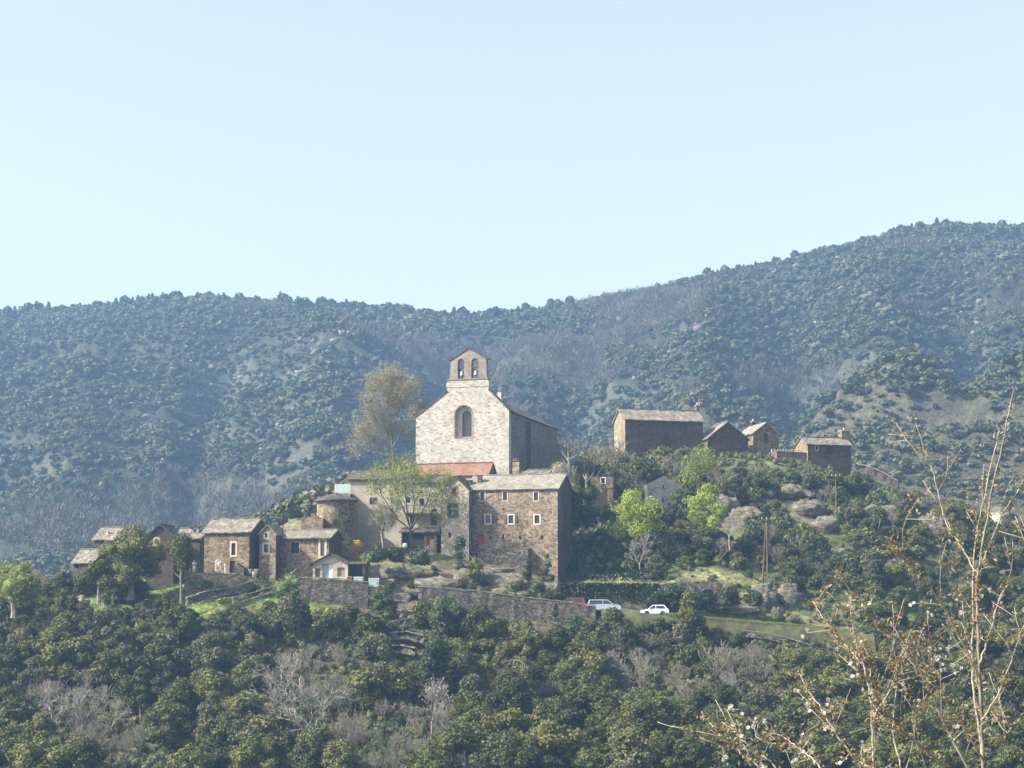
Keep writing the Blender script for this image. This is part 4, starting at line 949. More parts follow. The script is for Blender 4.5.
ribbon_wall('hilltop_wall', 'dark ruined wall sloping down right of the hilltop cottage', [(857, 466, 334), (868, 468, 333), (882, 474, 332), (898, 483, 331)], .7, 1.0, 'schist_dark_and_shaded', seed=22, rough=.3)

def rock(px, py, wpx, hpx, Y, seed, label, depth=1.0, n=40, zsq=1.0):
    """craggy outcrop: px,py centre; built as a faceted, ledged lump"""
    rn = np.random.default_rng(seed); c = P(px, py, Y) if Y > 400 else hit(px, py+hpx*.3); Y = c.y; c.y += wpx*.0005*Y*.25; c.z += (hpx*.12*Y/F+(.7 if 690 < px < 940 and py < 540 else 0)) if Y < 400 else 0; m = Y/F; w, h = wpx*m/2, hpx*m/2
    th = np.linspace(0, 2*np.pi, n, endpoint=False); ph = np.linspace(-.5*np.pi, .5*np.pi, n//2+1)
    A, B = np.meshgrid(th, ph); d = np.stack([np.cos(A)*np.cos(B), np.sin(A)*np.cos(B), np.sin(B)], 2)
    pl = rn.normal(size=(16, 3)); pl /= np.linalg.norm(pl, axis=1)[:, None]; pl[:, 2] *= .6
    r = 1/np.maximum((d@pl.T/rn.uniform(.75, 1.0, 16)).max(2), .55); r = np.clip(r, .6, 1.3)
    x = d[..., 0]*r*w; y = d[..., 1]*r*w*.7*depth; z = d[..., 2]*r*h
    j = (fbm((x+z)*1.6+seed, (y-z)*1.6, seed, 5)-.5)*min(w, h)*1.15; x = x+d[..., 0]*j; y = y+d[..., 1]*j; z = z+j*.8
    st = max(.5, h/4); z = z*.6+np.round(z/st)*st*.4
    V = np.stack([x, y, z], 2).reshape(-1, 3); rr_ = len(ph); Q = []
    for i in range(rr_-1):
        for k in range(n): Q.append((i*n+k, i*n+(k+1) % n, (i+1)*n+(k+1) % n, (i+1)*n+k))
    me = np_mesh('rock_outcrop', V, np.array(Q), M['rock']); o = link(bpy.data.objects.new('rock_outcrop', me)); o.location = c; tag(o, label, 'rock'); return o
R_ = [(760, 602, 26, 34, 268, 'tall pale block of rock at the bend of the road'), (787, 601, 22, 34, 267.5, 'square pale rock beside the tall block at the road bend'),
 (724, 611, 60, 12, 267, 'long low rock ledge behind the verge left of the tall block'), (775, 614, 12, 10, 266, 'small fallen boulder under the tall rock block'),
 (398, 575, 60, 16, 271.5, 'bare pale rock slope below the garage terrace'), (436, 585, 40, 14, 268, 'rounded rock under the left end of the road wall'), (384, 586, 30, 10, 268, 'small split rock at the foot of the pale rock slope'),
 (476, 580, 46, 20, 273, 'dark shadowed rock below the large stone house'), (510, 583, 46, 18, 271, 'pale rounded rock with a dark cleft below the stone house'), (494, 572, 40, 9, 274, 'thin rock ledge at the foot of the stone house terrace'),
 (545, 590, 30, 14, 271, 'rock under the corner of the large stone house'),
 (700, 500, 30, 24, 303, 'upper end of the rocky rib running down the hillside'), (722, 513, 34, 22, 298, 'second ledge of the rocky rib on the hillside'), (745, 525, 34, 22, 294, 'third ledge of the rocky rib on the hillside'),
 (790, 498, 50, 14, 312, 'pale scree ledge below the hilltop terrace'), (808, 514, 36, 16, 306, 'broad ledge in the middle of the hillside rocks'), (824, 532, 32, 16, 300, 'lower ledge of the hillside rocks'),
 (880, 520, 50, 18, 305, 'long flat rock slab on the green slope at the right'), (912, 514, 44, 16, 308, 'flat rock slab at the right end of the green slope'), (930, 533, 28, 26, 303, 'upright grey rock face at the right of the green slope'),
 (875, 545, 26, 14, 296, 'small rock below the long flat slab'), (846, 556, 22, 12, 292, 'small pale boulder amid the bushes under the ledges'), (898, 556, 24, 14, 294, 'boulder in bushes beneath the upright rock face'),
 (932, 470, 1, 1, 560, ''), (972, 464, 17, 20, 560, 'pale standing rock on the scrubby middle hill'), (880, 641, 1, 1, 262, ''), (404, 600, 30, 12, 263.5, 'low broken rock at the top of the terraces'),
 (868, 643, 22, 12, 261, 'dark boulder at the end of the grassy verge')]
for i, (px, py, w, h, Y, lb) in enumerate(R_):
    if lb: rock(px, py, w, h, Y, 100+i, lb)
# crags scattered on the far hillsides
def far_rocks():
    rn = np.random.default_rng(44); Vs = []; Qs = []; off = 0
    zones = [(190, 385, 55, 24, 26), (325, 405, 55, 45, 40), (330, 345, 40, 22, 18), (610, 352, 80, 24, 26), (925, 310, 50, 26, 26), (700, 330, 120, 20, 18), (380, 440, 40, 20, 12), (150, 410, 40, 15, 10), (980, 330, 40, 20, 10), (830, 270, 60, 15, 12)]
    v, f = ico()
    for cx, cy, rx, ry, cnt in zones:
        for _ in range(int(cnt*1.3)):
            px = cx+rn.normal()*rx*.6; py = cy+rn.normal()*ry*.6
            ys = np.arange(610, 1110, 4.0); xs = (px-512)/(F*.9919)*ys; pr = 640-F*(T(xs, ys))/ys   # first ground point seen at that height
            k = np.argmin(np.abs(pr-py)); c = np.array([xs[k], ys[k], T(xs[k], ys[k])+1.0]); s = rn.uniform(.7, 2.3)*np.array([1.5, .8, rn.uniform(.5, 1.3)])
            vv = v*rn.uniform(.45, 1.3, (12, 1))*s+c; Vs.append(vv); Qs.append(f+off); off += 12
    me = np_mesh('rock_field', np.concatenate(Vs), np.concatenate(Qs), M['rockfar']); o = link(bpy.data.objects.new('rock_field', me)); tag(o, 'pale crags breaking through the forest on the far hillsides', 'rocks', kind='stuff')
M['rockfar'] = stone('far_crag', [(.14,.125,.10), (.21,.19,.16), (.28,.255,.215), (.17,.15,.12)], (.09,.08,.07), .35, 1.6, mfac=.5)
far_rocks()
# ================================================================ near vegetation
def leaf_crown(seed, R, H, lobes=14, n=3200, leaf=.17, zb=.0, shape='round', core=True, mat='oak', name='crown', lr=1.0):
    """foliage built of many small leaf sprays on uneven lobes, with open gaps; crown base at zb, height H"""
    rn = np.random.default_rng(seed); cs = []; rs = []
    for k in range(lobes):
        a = rn.uniform(0, 6.28); t = rn.uniform(0, 1)
        if shape == 'cone': rad = R*(1-t)**.7*.55; rr_ = R*(.62-.42*t)
        elif shape == 'column': rad = R*.35*rn.uniform(0, 1); rr_ = R*(.75-.25*abs(t-.45)*2)
        else: rad = R*math.sqrt(max(.05, 1-(2*t-.85)**2*.9))*rn.uniform(.2, .68 if lr == 1 else .88); rr_ = R*rn.uniform(.30, .50)*lr*rn.uniform(.8, 1.3)
        cs.append((math.cos(a)*rad, math.sin(a)*rad, zb+rr_*.6+t*(H-rr_*1.5))); rs.append(rr_)
    cs = np.array(cs); rs = np.array(rs); Vs = []; Qs = []; Ts = []; off = 0
    if core:
        v, f = ico()
        for c, r in zip(cs, rs):
            vv = v*(r*.74*rn.uniform(.75, 1.1, (12, 1)))*[1, 1, .85]+c; Vs.append(vv); Qs.append(np.array([(a, b, cc, cc) for a, b, cc in f])+off); Ts.append(np.full(12, .3)); off += 12
    w = rs**2/np.sum(rs**2); idx = rn.choice(lobes, n, p=w)
    d = rn.normal(size=(n, 3)); d[:, 2] += .25; d /= np.linalg.norm(d, axis=1)[:, None]
    bump = .86+.26*np.sin(d[:, 0]*5+cs[idx, 0]*3)*np.sin(d[:, 1]*5+cs[idx, 1])*np.sin(d[:, 2]*4+1)+rn.normal(0, .09, n)
    c = cs[idx]+d*(rs[idx]*bump)[:, None]*[1, 1, .88]; c[:, 2] = np.maximum(c[:, 2], zb*.8+.02)
    nr = d+rn.normal(size=(n, 3))*.75; nr /= np.linalg.norm(nr, axis=1)[:, None]
    t = np.cross(nr, rn.normal(size=(n, 3))); t /= np.linalg.norm(t, axis=1)[:, None]; b = np.cross(nr, t)
    s = (leaf*rn.uniform(.55, 1.35, n))[:, None]; t = t*s; b = b*s*.75
    V = np.stack([c-t-b*.5, c+t*.7-b, c+t+b*.6, c-t*.6+b], 1).reshape(-1, 3)
    Vs.append(V); Qs.append(off+np.arange(n*4).reshape(-1, 4)); lt = rn.uniform(0, 1, lobes)[idx]*.6+rn.uniform(0, .4, n); Ts.append(np.repeat(lt, 4))
    V = np.concatenate(Vs); Q = np.concatenate(Qs); tint = np.concatenate(Ts); tri = Q[:, 2] == Q[:, 3]
    me = bpy.data.meshes.new(name); tot = np.where(tri, 3, 4); start = np.concatenate([[0], np.cumsum(tot)[:-1]])
    flat = Q.ravel()[~(np.stack([np.zeros(len(Q), bool)]*3+[tri], 1).ravel())]
    me.vertices.add(len(V)); me.vertices.foreach_set('co', V.astype(np.float32).ravel()); me.loops.add(len(flat)); me.loops.foreach_set('vertex_index', flat.astype(np.int32))
    me.polygons.add(len(Q)); me.polygons.foreach_set('loop_start', start.astype(np.int32)); me.polygons.foreach_set('loop_total', tot.astype(np.int32)); me.update(calc_edges=True)
    at = me.attributes.new('tint', 'FLOAT', 'POINT'); at.data.foreach_set('value', tint.astype(np.float32)); me.materials.append(M[mat]); return me
def mesh_of(mb, name, mat):
    o = mb.build(name, M[mat]); me = o.data; bpy.data.objects.remove(o); return me
def trunk_for(seed, H, r=.16, mat='bark', lean=.3):
    rn = random.Random(seed); b = MB(); top = Vector((rn.uniform(-lean, lean), rn.uniform(-lean, lean), H*.6))
    b.tube([(0,0,-.8), (0,0,.1), top*.5+Vector((rn.uniform(-.15,.15), 0, 0)), top], [r*1.4, r*1.1, r*.85, r*.45], 7)
    for k in range(5):
        a = rn.uniform(0, 6.28); s = top*rn.uniform(.45, .95); e = s+Vector((math.cos(a), math.sin(a), rn.uniform(.5, 1.1)))*H*.22
        b.tube([s, (s+e)/2+Vector((0,0,-.1)), e], [r*.5, r*.35, r*.15], 5)
    return mesh_of(b, 'trunk', mat)
def branching(seed, H, spread=.5, levels=5, r0=.14, kids=(3, 4), trunk_frac=.3, stems=1, up=.25, twig=.013, droop=0., lenf=.72, limbs=None, L1=1.0, side_n=2):
    """bare limbs down to twigs as tapering tubes; returns (thick mesh arrays, twig tips)"""
    rn = np.random.default_rng(seed); segs = []; tips = []
    def grow(p, d, L, r, lv):
        n = 3 if lv < 3 else 2; q = p.copy(); dd = d.copy()
        for k in range(n):
            dd = dd+rn.normal(size=3)*.13; dd[2] += up*.12-droop*.1; dd /= np.linalg.norm(dd)
            q2 = q+dd*L/n; r2 = r*(1-.28*(k+1)/n); segs.append((q, q2, r*(1-.28*k/n), r2)); q = q2
            if lv >= 1 and lv < levels and k < n-1 and rn.random() < .75:
                side = np.cross(dd, rn.normal(size=3)); side /= np.linalg.norm(side); nd = dd*.65+side*spread*1.3; nd /= np.linalg.norm(nd)
                grow(q, nd, L*lenf*.85, r2*.55, lv+1)
        if lv >= levels: tips.append(q); return
        for _ in range(rn.integers(kids[0], kids[1]+1)):
            side = np.cross(dd, rn.normal(size=3)); side /= np.linalg.norm(side); nd = dd+side*spread*rn.uniform(.5, 1.5); nd[2] += up; nd /= np.linalg.norm(nd)
            grow(q, nd, L*lenf*rn.uniform(.75, 1.15), max(twig, r2*.62), lv+1)
    for line, ra_, rb_ in (limbs or []):
        n = len(line)
        for i in range(n-1):
            a_, b_ = np.array(line[i]), np.array(line[i+1]); r1 = ra_+(rb_-ra_)*i/(n-1); r2 = ra_+(rb_-ra_)*(i+1)/(n-1); mid_ = (a_+b_)/2+rn.normal(size=3)*.06
            segs.append((a_, mid_, r1, (r1+r2)/2)); segs.append((mid_, b_, (r1+r2)/2, r2)); d0 = (b_-a_)/np.linalg.norm(b_-a_)
            if rb_ < .15:
                for _ in range(side_n if i else 1):
                    side = np.cross(d0, rn.normal(size=3)); side /= np.linalg.norm(side); nd = d0*.7+side*spread; nd[2] += up*.5; nd /= np.linalg.norm(nd); grow(mid_ if rn.random() < .5 else b_, nd, L1*rn.uniform(.6, 1.1), rb_*.6, levels-3)
        if rb_ < .15: grow(np.array(line[-1]), d0, L1, rb_*.9, levels-3)
    for s in range(stems if not limbs else 0):
        a = rn.uniform(0, 6.28); d = np.array([math.cos(a)*.35*(stems > 1), math.sin(a)*.35*(stems > 1), 1.]); d /= np.linalg.norm(d)
        grow(np.array([math.cos(a)*.15*(stems > 1), math.sin(a)*.15*(stems > 1), -.3]), d, H*trunk_frac+.3, r0*(1 if stems == 1 else .6), 0)
    A = np.array([s[0] for s in segs]); B = np.array([s[1] for s in segs]); ra = np.maximum(twig, np.array([s[2] for s in segs])); rb = np.maximum(twig*.7, np.array([s[3] for s in segs]))
    tips = np.array(tips); zm = max(B[:, 2].max(), 1e-3); f = H/zm if not limbs else 1; A *= f; B *= f; tips = tips*f
    d = B-A; d /= np.linalg.norm(d, axis=1)[:, None]; u = np.cross(d, [.3, .5, .81]); u /= np.linalg.norm(u, axis=1)[:, None]; w = np.cross(d, u)
    K = 4; Vs = []
    for P_, R in ((A, ra), (B, rb)):
        for k in range(K): Vs.append(P_+(u*math.cos(k*2*math.pi/K)+w*math.sin(k*2*math.pi/K))*R[:, None])
    V = np.stack(Vs, 1).reshape(-1, 3); m = len(A); base = np.arange(m)[:, None]*2*K
    Q = np.concatenate([base+np.array([[k, (k+1) % K, K+(k+1) % K, K+k]]) for k in range(K)])
    return V, Q, tips
def spray(tips, seed, per=3, rad=.35, leaf=.09, mat='palegreen', name='leaves'):
    rn = np.random.default_rng(seed); c = np.repeat(tips, per, axis=0)+rn.normal(size=(len(tips)*per, 3))*rad; n = len(c)
    t = rn.normal(size=(n, 3)); t /= np.linalg.norm(t, axis=1)[:, None]; b = np.cross(t, rn.normal(size=(n, 3))); b /= np.linalg.norm(b, axis=1)[:, None]
    s = (leaf*rn.uniform(.6, 1.4, n))[:, None]; t *= s; b *= s*.8
    V = np.stack([c-t-b*.4, c+t*.7-b, c+t+b*.5, c-t*.6+b], 1).reshape(-1, 3)
    return np_mesh(name, V, np.arange(n*4).reshape(-1, 4), M[mat], np.repeat(rn.uniform(0, 1, n), 4))
def thing_at(name, loc, label, cat, group=None, rz=0, sc=1.0, parts=()):
    t = empty(name, loc, rz); t.scale = (sc, sc, sc) if not hasattr(sc, '__len__') else sc; tag(t, label, cat, group)
    for nm, me in parts: link(bpy.data.objects.new(nm, me), t)
    return t

# --- meshes shared by the copies
OAK = [leaf_crown(10+k, 3.1+.25*(k % 3), 5.2+.5*(k % 4), 30+2*k, 8500, .115, .3, lr=.62) for k in range(7)]
OAK_T = [trunk_for(k, 5) for k in range(3)]
OAKG = [leaf_crown(30+k, 2.8, 5.4, 26, 6500, .11, .2, mat='oak_grey', lr=.62, core=False) for k in range(3)]
SHR = [leaf_crown(50+k, 1.5, 1.9, 9, 1500, .11, -.2, mat='shrub') for k in range(4)]
SHR_T = [trunk_for(60+k, 1.3, .06) for k in range(2)]
def bare_parts(seed, H, mat='bark', **k):
    V, Q, tips = branching(seed, H, **k); return [('trunk', np_mesh('trunk', V, Q, M[mat]))], tips
BARE = [bare_parts(70+k, 6, 'bark_brown', spread=.5, levels=4, r0=.10, stems=3, up=.30, twig=.021, trunk_frac=.3, kids=(2, 3))[0] for k in range(4)]
BAREP = [bare_parts(80+k, 6.5, 'bark_pale', spread=.62, levels=4, r0=.15, up=.15, twig=.02, kids=(3, 4))[0] for k in range(3)]

# upper limit (photo height) that tree tops may reach, so that houses, walls and road stay in view
LIMX = [-60, 0, 40, 72, 95, 112, 125, 146, 178, 184, 200, 255, 285, 300, 345, 372, 380, 432, 440, 475, 500, 560, 590, 640, 680, 705, 745, 800, 860, 905, 960, 1024, 1100]
LIMY = [575, 572, 568, 560, 560, 558, 566, 570, 572, 608, 612, 606, 590, 596, 600, 598, 640, 640, 599, 600, 616, 622, 610, 616, 606, 628, 636, 644, 645, 560, 530, 525, 520]
rn = random.Random(77); placed = []
def region(px, py):
    a = 'in the lower left corner' if px < 170 else 'below the garden walls of the left houses' if px < 380 else 'below the long road wall' if px < 600 else 'below the grassy road verge' if px < 860 else 'behind the blossoming branches at lower right'
    if py < 640: a = {'in the lower left corner': 'on the wooded end of the spur left of the village', 'below the garden walls of the left houses': 'just under the garden grass of the left houses', 'below the long road wall': 'right against the foot of the road wall'}.get(a, a)
    return a
BAREZ = [(75, 705, 55, 36), (315, 690, 60, 62), (400, 730, 65, 40), (130, 750, 50, 30), (655, 672, 45, 34), (745, 668, 45, 30), (540, 690, 18, 22), (585, 728, 22, 14), (408, 632, 28, 36), (225, 618, 30, 10)]
def in_bare(px, py): return any(((px-a)/c)**2+((py-b)/d)**2 < 1 for a, b, c, d in BAREZ)
oaks = []
y = 217.0
while y < 262.5:
    x = -.285*y+rn.uniform(0, 3)
    while x < .285*y:
        xx, yy = x+rn.uniform(-1.3, 1.3), y+rn.uniform(-1.2, 1.2); z = Tz(xx, yy); px, py = proj((xx, yy, z))
        H = rn.uniform(4.2, 6.6); lim = float(np.interp(px, LIMX, LIMY)); top = py-H*F/yy
        if top < lim: H = (py-lim)*yy/F*rn.uniform(.85, 1.0)
        if H > 1.6 and not in_bare(px, py-H*F/yy*.5): oaks.append((xx, yy, z, H, px, py))
        x += rn.uniform(4.0, 6.0)
    y += 4.0
# the wooded valley side at the right
for k in range(900):
    Y = rn.uniform(262, 335); px = rn.uniform(840, 1040); g = G(px, Y); _, py = proj(g)
    if px < 860 and Y < 292: continue
    if 830 < px < 955 and 468 < py < 585 and rn.random() < .95: continue
    if px < 900 and py < 500: continue
    if any((g.x-o[0])**2+(g.y-o[1])**2 < 15 for o in oaks): continue
    H = rn.uniform(3, 5.2); lim = 482+max(0, px-880)*.2
    if py-H*F/Y < lim or len(oaks) > 400: continue
    oaks.append((g.x, g.y, g.z, H, px, py))
for k in range(500):
    Y = rn.uniform(262, 290); px = rn.uniform(-20, 178); g = G(px, Y); _, py = proj(g); H = rn.uniform(2.6, 5)
    if any((g.x-o[0])**2+(g.y-o[1])**2 < 9 for o in oaks): continue
    lim = float(np.interp(px, [-20, 60, 75, 112, 125, 145, 172], [578, 574, 570, 566, 572, 578, 582]))
    if 145 < px < 178 and Y > 270: continue
    if py-H*F/Y < lim: H = (py-lim)*Y/F
    if H < 1.5: continue
    oaks.append((g.x, g.y, g.z, H, px, py))
print('oaks', len(oaks))
for (x, y, z, H, px, py) in oaks:
    grey = rn.random() < .28; k = rn.randrange(3 if grey else 7); base = 5.4 if grey else 5.2+.5*(k % 4); s = H/base
    reg = region(px, py-H*4)
    if y > 262 and px > 700: reg = 'on the right flank under the green slope'
    wide = s*rn.uniform(.95, 1.25) if H > 3 else max(s, .6)
    sz = 'large ' if H > 5.7 else ('small ' if H < 4.3 else 'medium '); lb = sz+('grey green' if grey else 'dark green')+' holm oak '+reg
    if grey: lb = sz+'grey green oak '+reg
    t = thing_at('grey_oak' if grey else 'holm_oak', (x, y, z-.3), lb, 'tree', sz+('grey green holm oaks ' if grey else 'dark green holm oaks ')+reg, rn.uniform(0, 6.28), (wide, wide, s), [('crown', (OAKG if grey else OAK)[k]), ('trunk', OAK_T[rn.randrange(3)])])  # the grey green ones are oaks too, with greyer leaves
# bare trees in the gaps
def put_bare(px, py, Hpx, pale=False, label=None, name='bare_tree', group=None, k=None):
    g = hit(px, py); H = Hpx*g.y/F; ps = (BAREP if pale else BARE); k = rn.randrange(len(ps)) if k is None else k
    base = 6.5 if pale else 6; s = H/base
    return thing_at(name, g-Vector((0,0,.2)), label, 'tree', group, rn.uniform(0, 6.28), (s*rn.uniform(.9, 1.2), s*rn.uniform(.9, 1.2), s), ps[k])
zn = ['in the gap at the lower left', 'around the tall dead tree at the lower left centre', 'left of the small white flowering tree', 'at the bottom left edge', 'under the white car', 'under the stone bank at the right of the road', 'in the small gap below the road wall', 'by the bright grass patch at the bottom', 'over the crumbling terraces', '']
for zi, (a, b, c, d) in enumerate(BAREZ[:7]):
    for q in range(int(c*d/ (105 if zi < 3 else 115))):
        px = a+rn.uniform(-1, 1)*c; py = b+rn.uniform(-.6, 1.3)*d
        put_bare(px, py+8, rn.uniform(24, 42), rn.random() < .15, 'leafless grey brown tree '+zn[zi], group='leafless trees '+zn[zi])
put_bare(320, 764, 92, True, 'tall dead pale grey tree rising from the woods at the lower left centre', k=0)
put_bare(303, 722, 75, True, 'leafless grey tree with wide branches behind the tall dead tree', k=1)
put_bare(58, 738, 62, True, 'pale leaning dead tree in the lower left woods', k=2); put_bare(92, 742, 58, True, 'second pale dead tree right of the leaning one at the lower left', k=0)
put_bare(722, 700, 62, False, 'fan shaped leafless tree below the stone bank'); put_bare(645, 706, 60, False, 'leafless brown tree below the white car')

# --- shrubs and small trees of the village hill
shr = []
def shrub_zone(x0, x1, Y0, Y1, n, hmin, hmax, cond=None, mind=2.2):
    c = 0; tries = 0
    while c < n and tries < n*30:
        tries += 1; px = rn.uniform(x0, x1); Y = rn.uniform(Y0, Y1); g = G(px, Y); _, py = proj(g)
        H = rn.uniform(hmin, hmax)
        if cond and not cond(px, py, py-H*F/Y): continue
        if any((g.x-o[0])**2+(g.y-o[1])**2 < (mind*(.6+.2*H))**2 for o in shr): continue
        shr.append((g.x, g.y, g.z, H, px, py)); c += 1
HX = [560, 585, 590, 650, 680, 702, 750, 770, 800, 850, 870, 960]; HY = [455, 456, 452, 432, 436, 458, 462, 460, 470, 460, 478, 495]
def hillc(px, py, top):
    if top < np.interp(px, HX, HY): return False
    if 560 < px < 650 and top > 500 and py > 508 and (px < 640-(py-500)*-.0): return px > 625 and py < 575
    if 596 < px < 612 and py > 470 and top < 486: return False
    if 646 < px < 682 and py > 485 and top < 503: return False
    if 655 < px < 780 and py > 572: return False
    if 685 < px < 755 and -12 < py-(495+(px-690)*.55) < 36: return False
    if 770 < px < 840 and -10 < py-(495+(px-780)*.6) < 34: return False
    if 835 < px < 950 and rn.random() < .92: return False
    return True
shrub_zone(575, 900, 286, 333, 215, 2.2, 5.0, hillc, 1.75)
print('hill', len(shr))
shrub_zone(640, 800, 280, 292, 14, 2.2, 4.0, hillc)
shrub_zone(690, 860, 258.5, 262.5, 22, .8, 1.7, None, 1.0)
shrub_zone(375, 560, 268, 280, 34, .5, 1.3, lambda px, py, top: top > 552, .9)
shrub_zone(655, 765, 276, 284, 18, .5, 1.1, None, .9)
shrub_zone(186, 300, 256, 265, 26, .9, 2.0, lambda px, py, top: top > 586, 1.2)
shrub_zone(860, 1030, 300, 345, 26, 1.5, 3.0, lambda px, py, top: top > 470+(px-860)*.2 and not (480 < py < 560 and px < 950))
for (x, y, z, H, px, py) in shr:
    ch = rn.random()*(1 if y > 281 else .45)+(0 if y > 281 else .55); where = 'in the grass below the left garden walls' if px < 320 else 'on the verge outside the road' if y < 264 else 'on the rocky slope between the road wall and the big house' if px < 565 else 'on the hillside below the long hilltop house' if px < 705 else 'on the hillside below the hilltop barn' if px < 790 else 'under the hilltop cottage at the right' if px < 900 else 'on the right shoulder of the hill'
    if ch < .20:
        s = H/6; thing_at('bare_tree', (x, y, z-.2), 'leafless brown thicket tree '+where, 'tree', 'leafless thicket trees '+where, rn.uniform(0, 6.28), (s*1.2, s*1.2, s), BARE[rn.randrange(4)])
    elif ch < .55:
        s = H/5.4; thing_at('grey_oak', (x, y, z-.3), 'grey green oak '+where, 'tree', 'grey green holm oaks '+where, rn.uniform(0, 6.28), (s*1.1, s*1.1, s), [('crown', OAKG[rn.randrange(3)]), ('trunk', OAK_T[rn.randrange(3)])])  # same grey green oak as on the lower slope
    else:
        s = H/1.9; w_ = min(s, 1.4+.2*s); thing_at('shrub', (x, y, z-.1), 'rounded green shrub '+where, 'shrub', 'rounded green shrubs '+where, rn.uniform(0, 6.28), (w_, w_, s), [('crown', SHR[rn.randrange(4)]), ('stem', SHR_T[rn.randrange(2)])])

# --- trees one can point at
def big(name, label, px, py, Hpx, Y, seed, leafmat_, bark='bark', leafsz=.10, per=3, rad=.4, cat='tree', **k):
    base = P(px, py, Y); H = Hpx*Y/F; prt, tips = bare_parts(seed, H, bark, **k)
    lv = [('leaves', spray(tips, seed, per, rad, leafsz, leafmat_))] if leafmat_ else []
    return thing_at(name, base, label, cat, None, 0, 1, prt+lv)
def limbed(name, label, px, py, Y, seed, lines, mat, bark, leaf, per, rad, **k):
    base = P(px, py, Y); rnn = random.Random(seed); L = []
    for pts, ra, rb, dy in lines:
        w = []
        for i, (x, y) in enumerate(pts): p = P(x, y, Y+dy*i/max(1, len(pts)-1)); w.append(np.array(p-base))
        L.append((w, ra, rb))
    L[0][0][0][2] -= .8
    prt, tips = bare_parts(seed, 10, bark, limbs=L, **k)
    return thing_at(name, base, label, 'tree', None, 0, 1, prt+[('leaves', spray(tips, seed, per, rad, leaf, mat))])
limbed('tall_bare_tree', 'tall tree with an upright bare crown just budding left of the church', 393, 475, 312, 201,
    [([(393, 475), (393, 455), (392, 440)], .34, .26, 0), ([(393, 452), (385, 428), (378, 408), (374, 396)], .16, .05, 1.5), ([(392, 440), (390, 418), (388, 400), (388, 389)], .17, .05, -1), ([(392, 440), (397, 418), (400, 400), (400, 388)], .17, .05, 1),
     ([(393, 447), (404, 428), (410, 410), (411, 397)], .15, .05, -1.5), ([(393, 450), (380, 440), (370, 428), (366, 415)], .13, .045, -1.5), ([(393, 452), (406, 444), (415, 432), (419, 420)], .12, .045, 1), ([(392, 440), (394, 425), (393, 405), (394, 392)], .14, .05, 3), ([(393, 455), (378, 452), (366, 446), (362, 438)], .09, .04, 2)],
    'greengrey', 'bark', .07, 6, .55, levels=6, spread=.7, up=.16, twig=.017, kids=(3, 4), lenf=.8, L1=1.2, side_n=3)
limbed('budding_tree', 'broad tree with pale green young leaves in front of the rendered houses', 411, 551, 281, 202,
    [([(411, 551), (411, 538), (410, 528)], .24, .2, 0), ([(410, 530), (398, 520), (388, 505), (381, 494), (379, 485)], .13, .045, -1.5), ([(410, 528), (404, 510), (398, 495), (396, 480)], .13, .045, 1.5), ([(411, 529), (414, 510), (413, 494), (413, 478)], .13, .045, -1),
     ([(411, 529), (421, 514), (428, 500), (431, 488)], .13, .045, 1), ([(411, 532), (424, 522), (434, 508), (438, 496)], .10, .04, -1.5), ([(410, 528), (407, 508), (405, 490), (405, 478)], .10, .04, 3)],
    'palegreen', 'bark_dark', .085, 7, .42, levels=6, spread=.65, up=.2, twig=.013, kids=(2, 3), lenf=.72, L1=1.4)
big('pruned_tree', 'small pruned tree with a fan of bare twigs before the cream house', 383, 546, 44, 280, 203, 'greengrey', 'bark_brown', .06, 1, .2, spread=.7, levels=5, r0=.22, up=.15, trunk_frac=.28, twig=.014)
big('flowering_tree', 'small white flowering tree standing at the bottom left of centre', 431, 745, 66, 222, 204, 'far_petal', 'bark_pale', .055, 1, .12, spread=.5, levels=4, r0=.11, up=.35, trunk_frac=.42, twig=.02)
def leafy(name, label, px, py, Hpx, Wpx, seed, mat, Y=None, lobes=14, n=4200, leaf=.11, zb=.2, shape='round', bark='bark', core=True, cat='tree', lr=1.0):
    base = P(px, py, Y) if Y else hit(px, py); Y = base.y; H = Hpx*Y/F; R = Wpx*Y/F/2
    if cat in ('bush', 'hedge'): zb = -.45
    return thing_at(name, base, label, cat, None, 0, 1, [('crown', leaf_crown(seed, R, H*(1-zb*.3), lobes, n, leaf, H*zb, shape, core, mat, 'crown', lr)), ('trunk', trunk_for(seed, H, max(.05, R*.07), bark))])
leafy('spring_tree', 'bright yellow green leafing tree above the dark ivy bank', 635, 556, 57, 62, 301, 'bright', 288, 34, 7600, .125, .28, core=False, lr=.62)
leafy('spring_tree', 'bright yellow green leafing tree right of the pale ruin', 707, 540, 53, 48, 302, 'bright', 290, 30, 6200, .125, .15, core=False, lr=.62)
leafy('young_tree', 'pale yellowish green young tree just below the hilltop barn', 699, 495, 46, 44, 303, 'palegreen', 306, 12, 2000, .13, .2, core=False)
for q, (px, py, h, s) in enumerate([(641, 581, 50, 304), (730, 548, 36, 305)]):
    big('leafless_tree', ['pale trunked leafless tree below the left yellow green tree', 'leafless tree under the right yellow green tree'][q], px, py, h, 284, s, None, 'bark_pale', spread=.55, levels=4, r0=.14, twig=.02)
leafy('golden_bush', 'golden yellow flowering bush beside the round tower', 357, 557, 26, 20, 306, 'gold', 277, 12, 900, .10, .1, cat='bush', core=False)
leafy('large_oak', 'large dark oak standing in front of the left end houses', 131, 594, 68, 80, 307, 'oak', 268, 34, 11000, .12, .05, lr=.65)
leafy('large_oak', 'dark oak at the left of the large one hiding the outbuilding', 99, 598, 36, 46, 310, 'oak', 266, 12, 4000, .14, .1)
leafy('upright_oak', 'slim upright dark oak on a bare trunk before the chimney house', 181, 597, 57, 28, 308, 'oak', 264, 12, 3600, .12, .38, 'column')
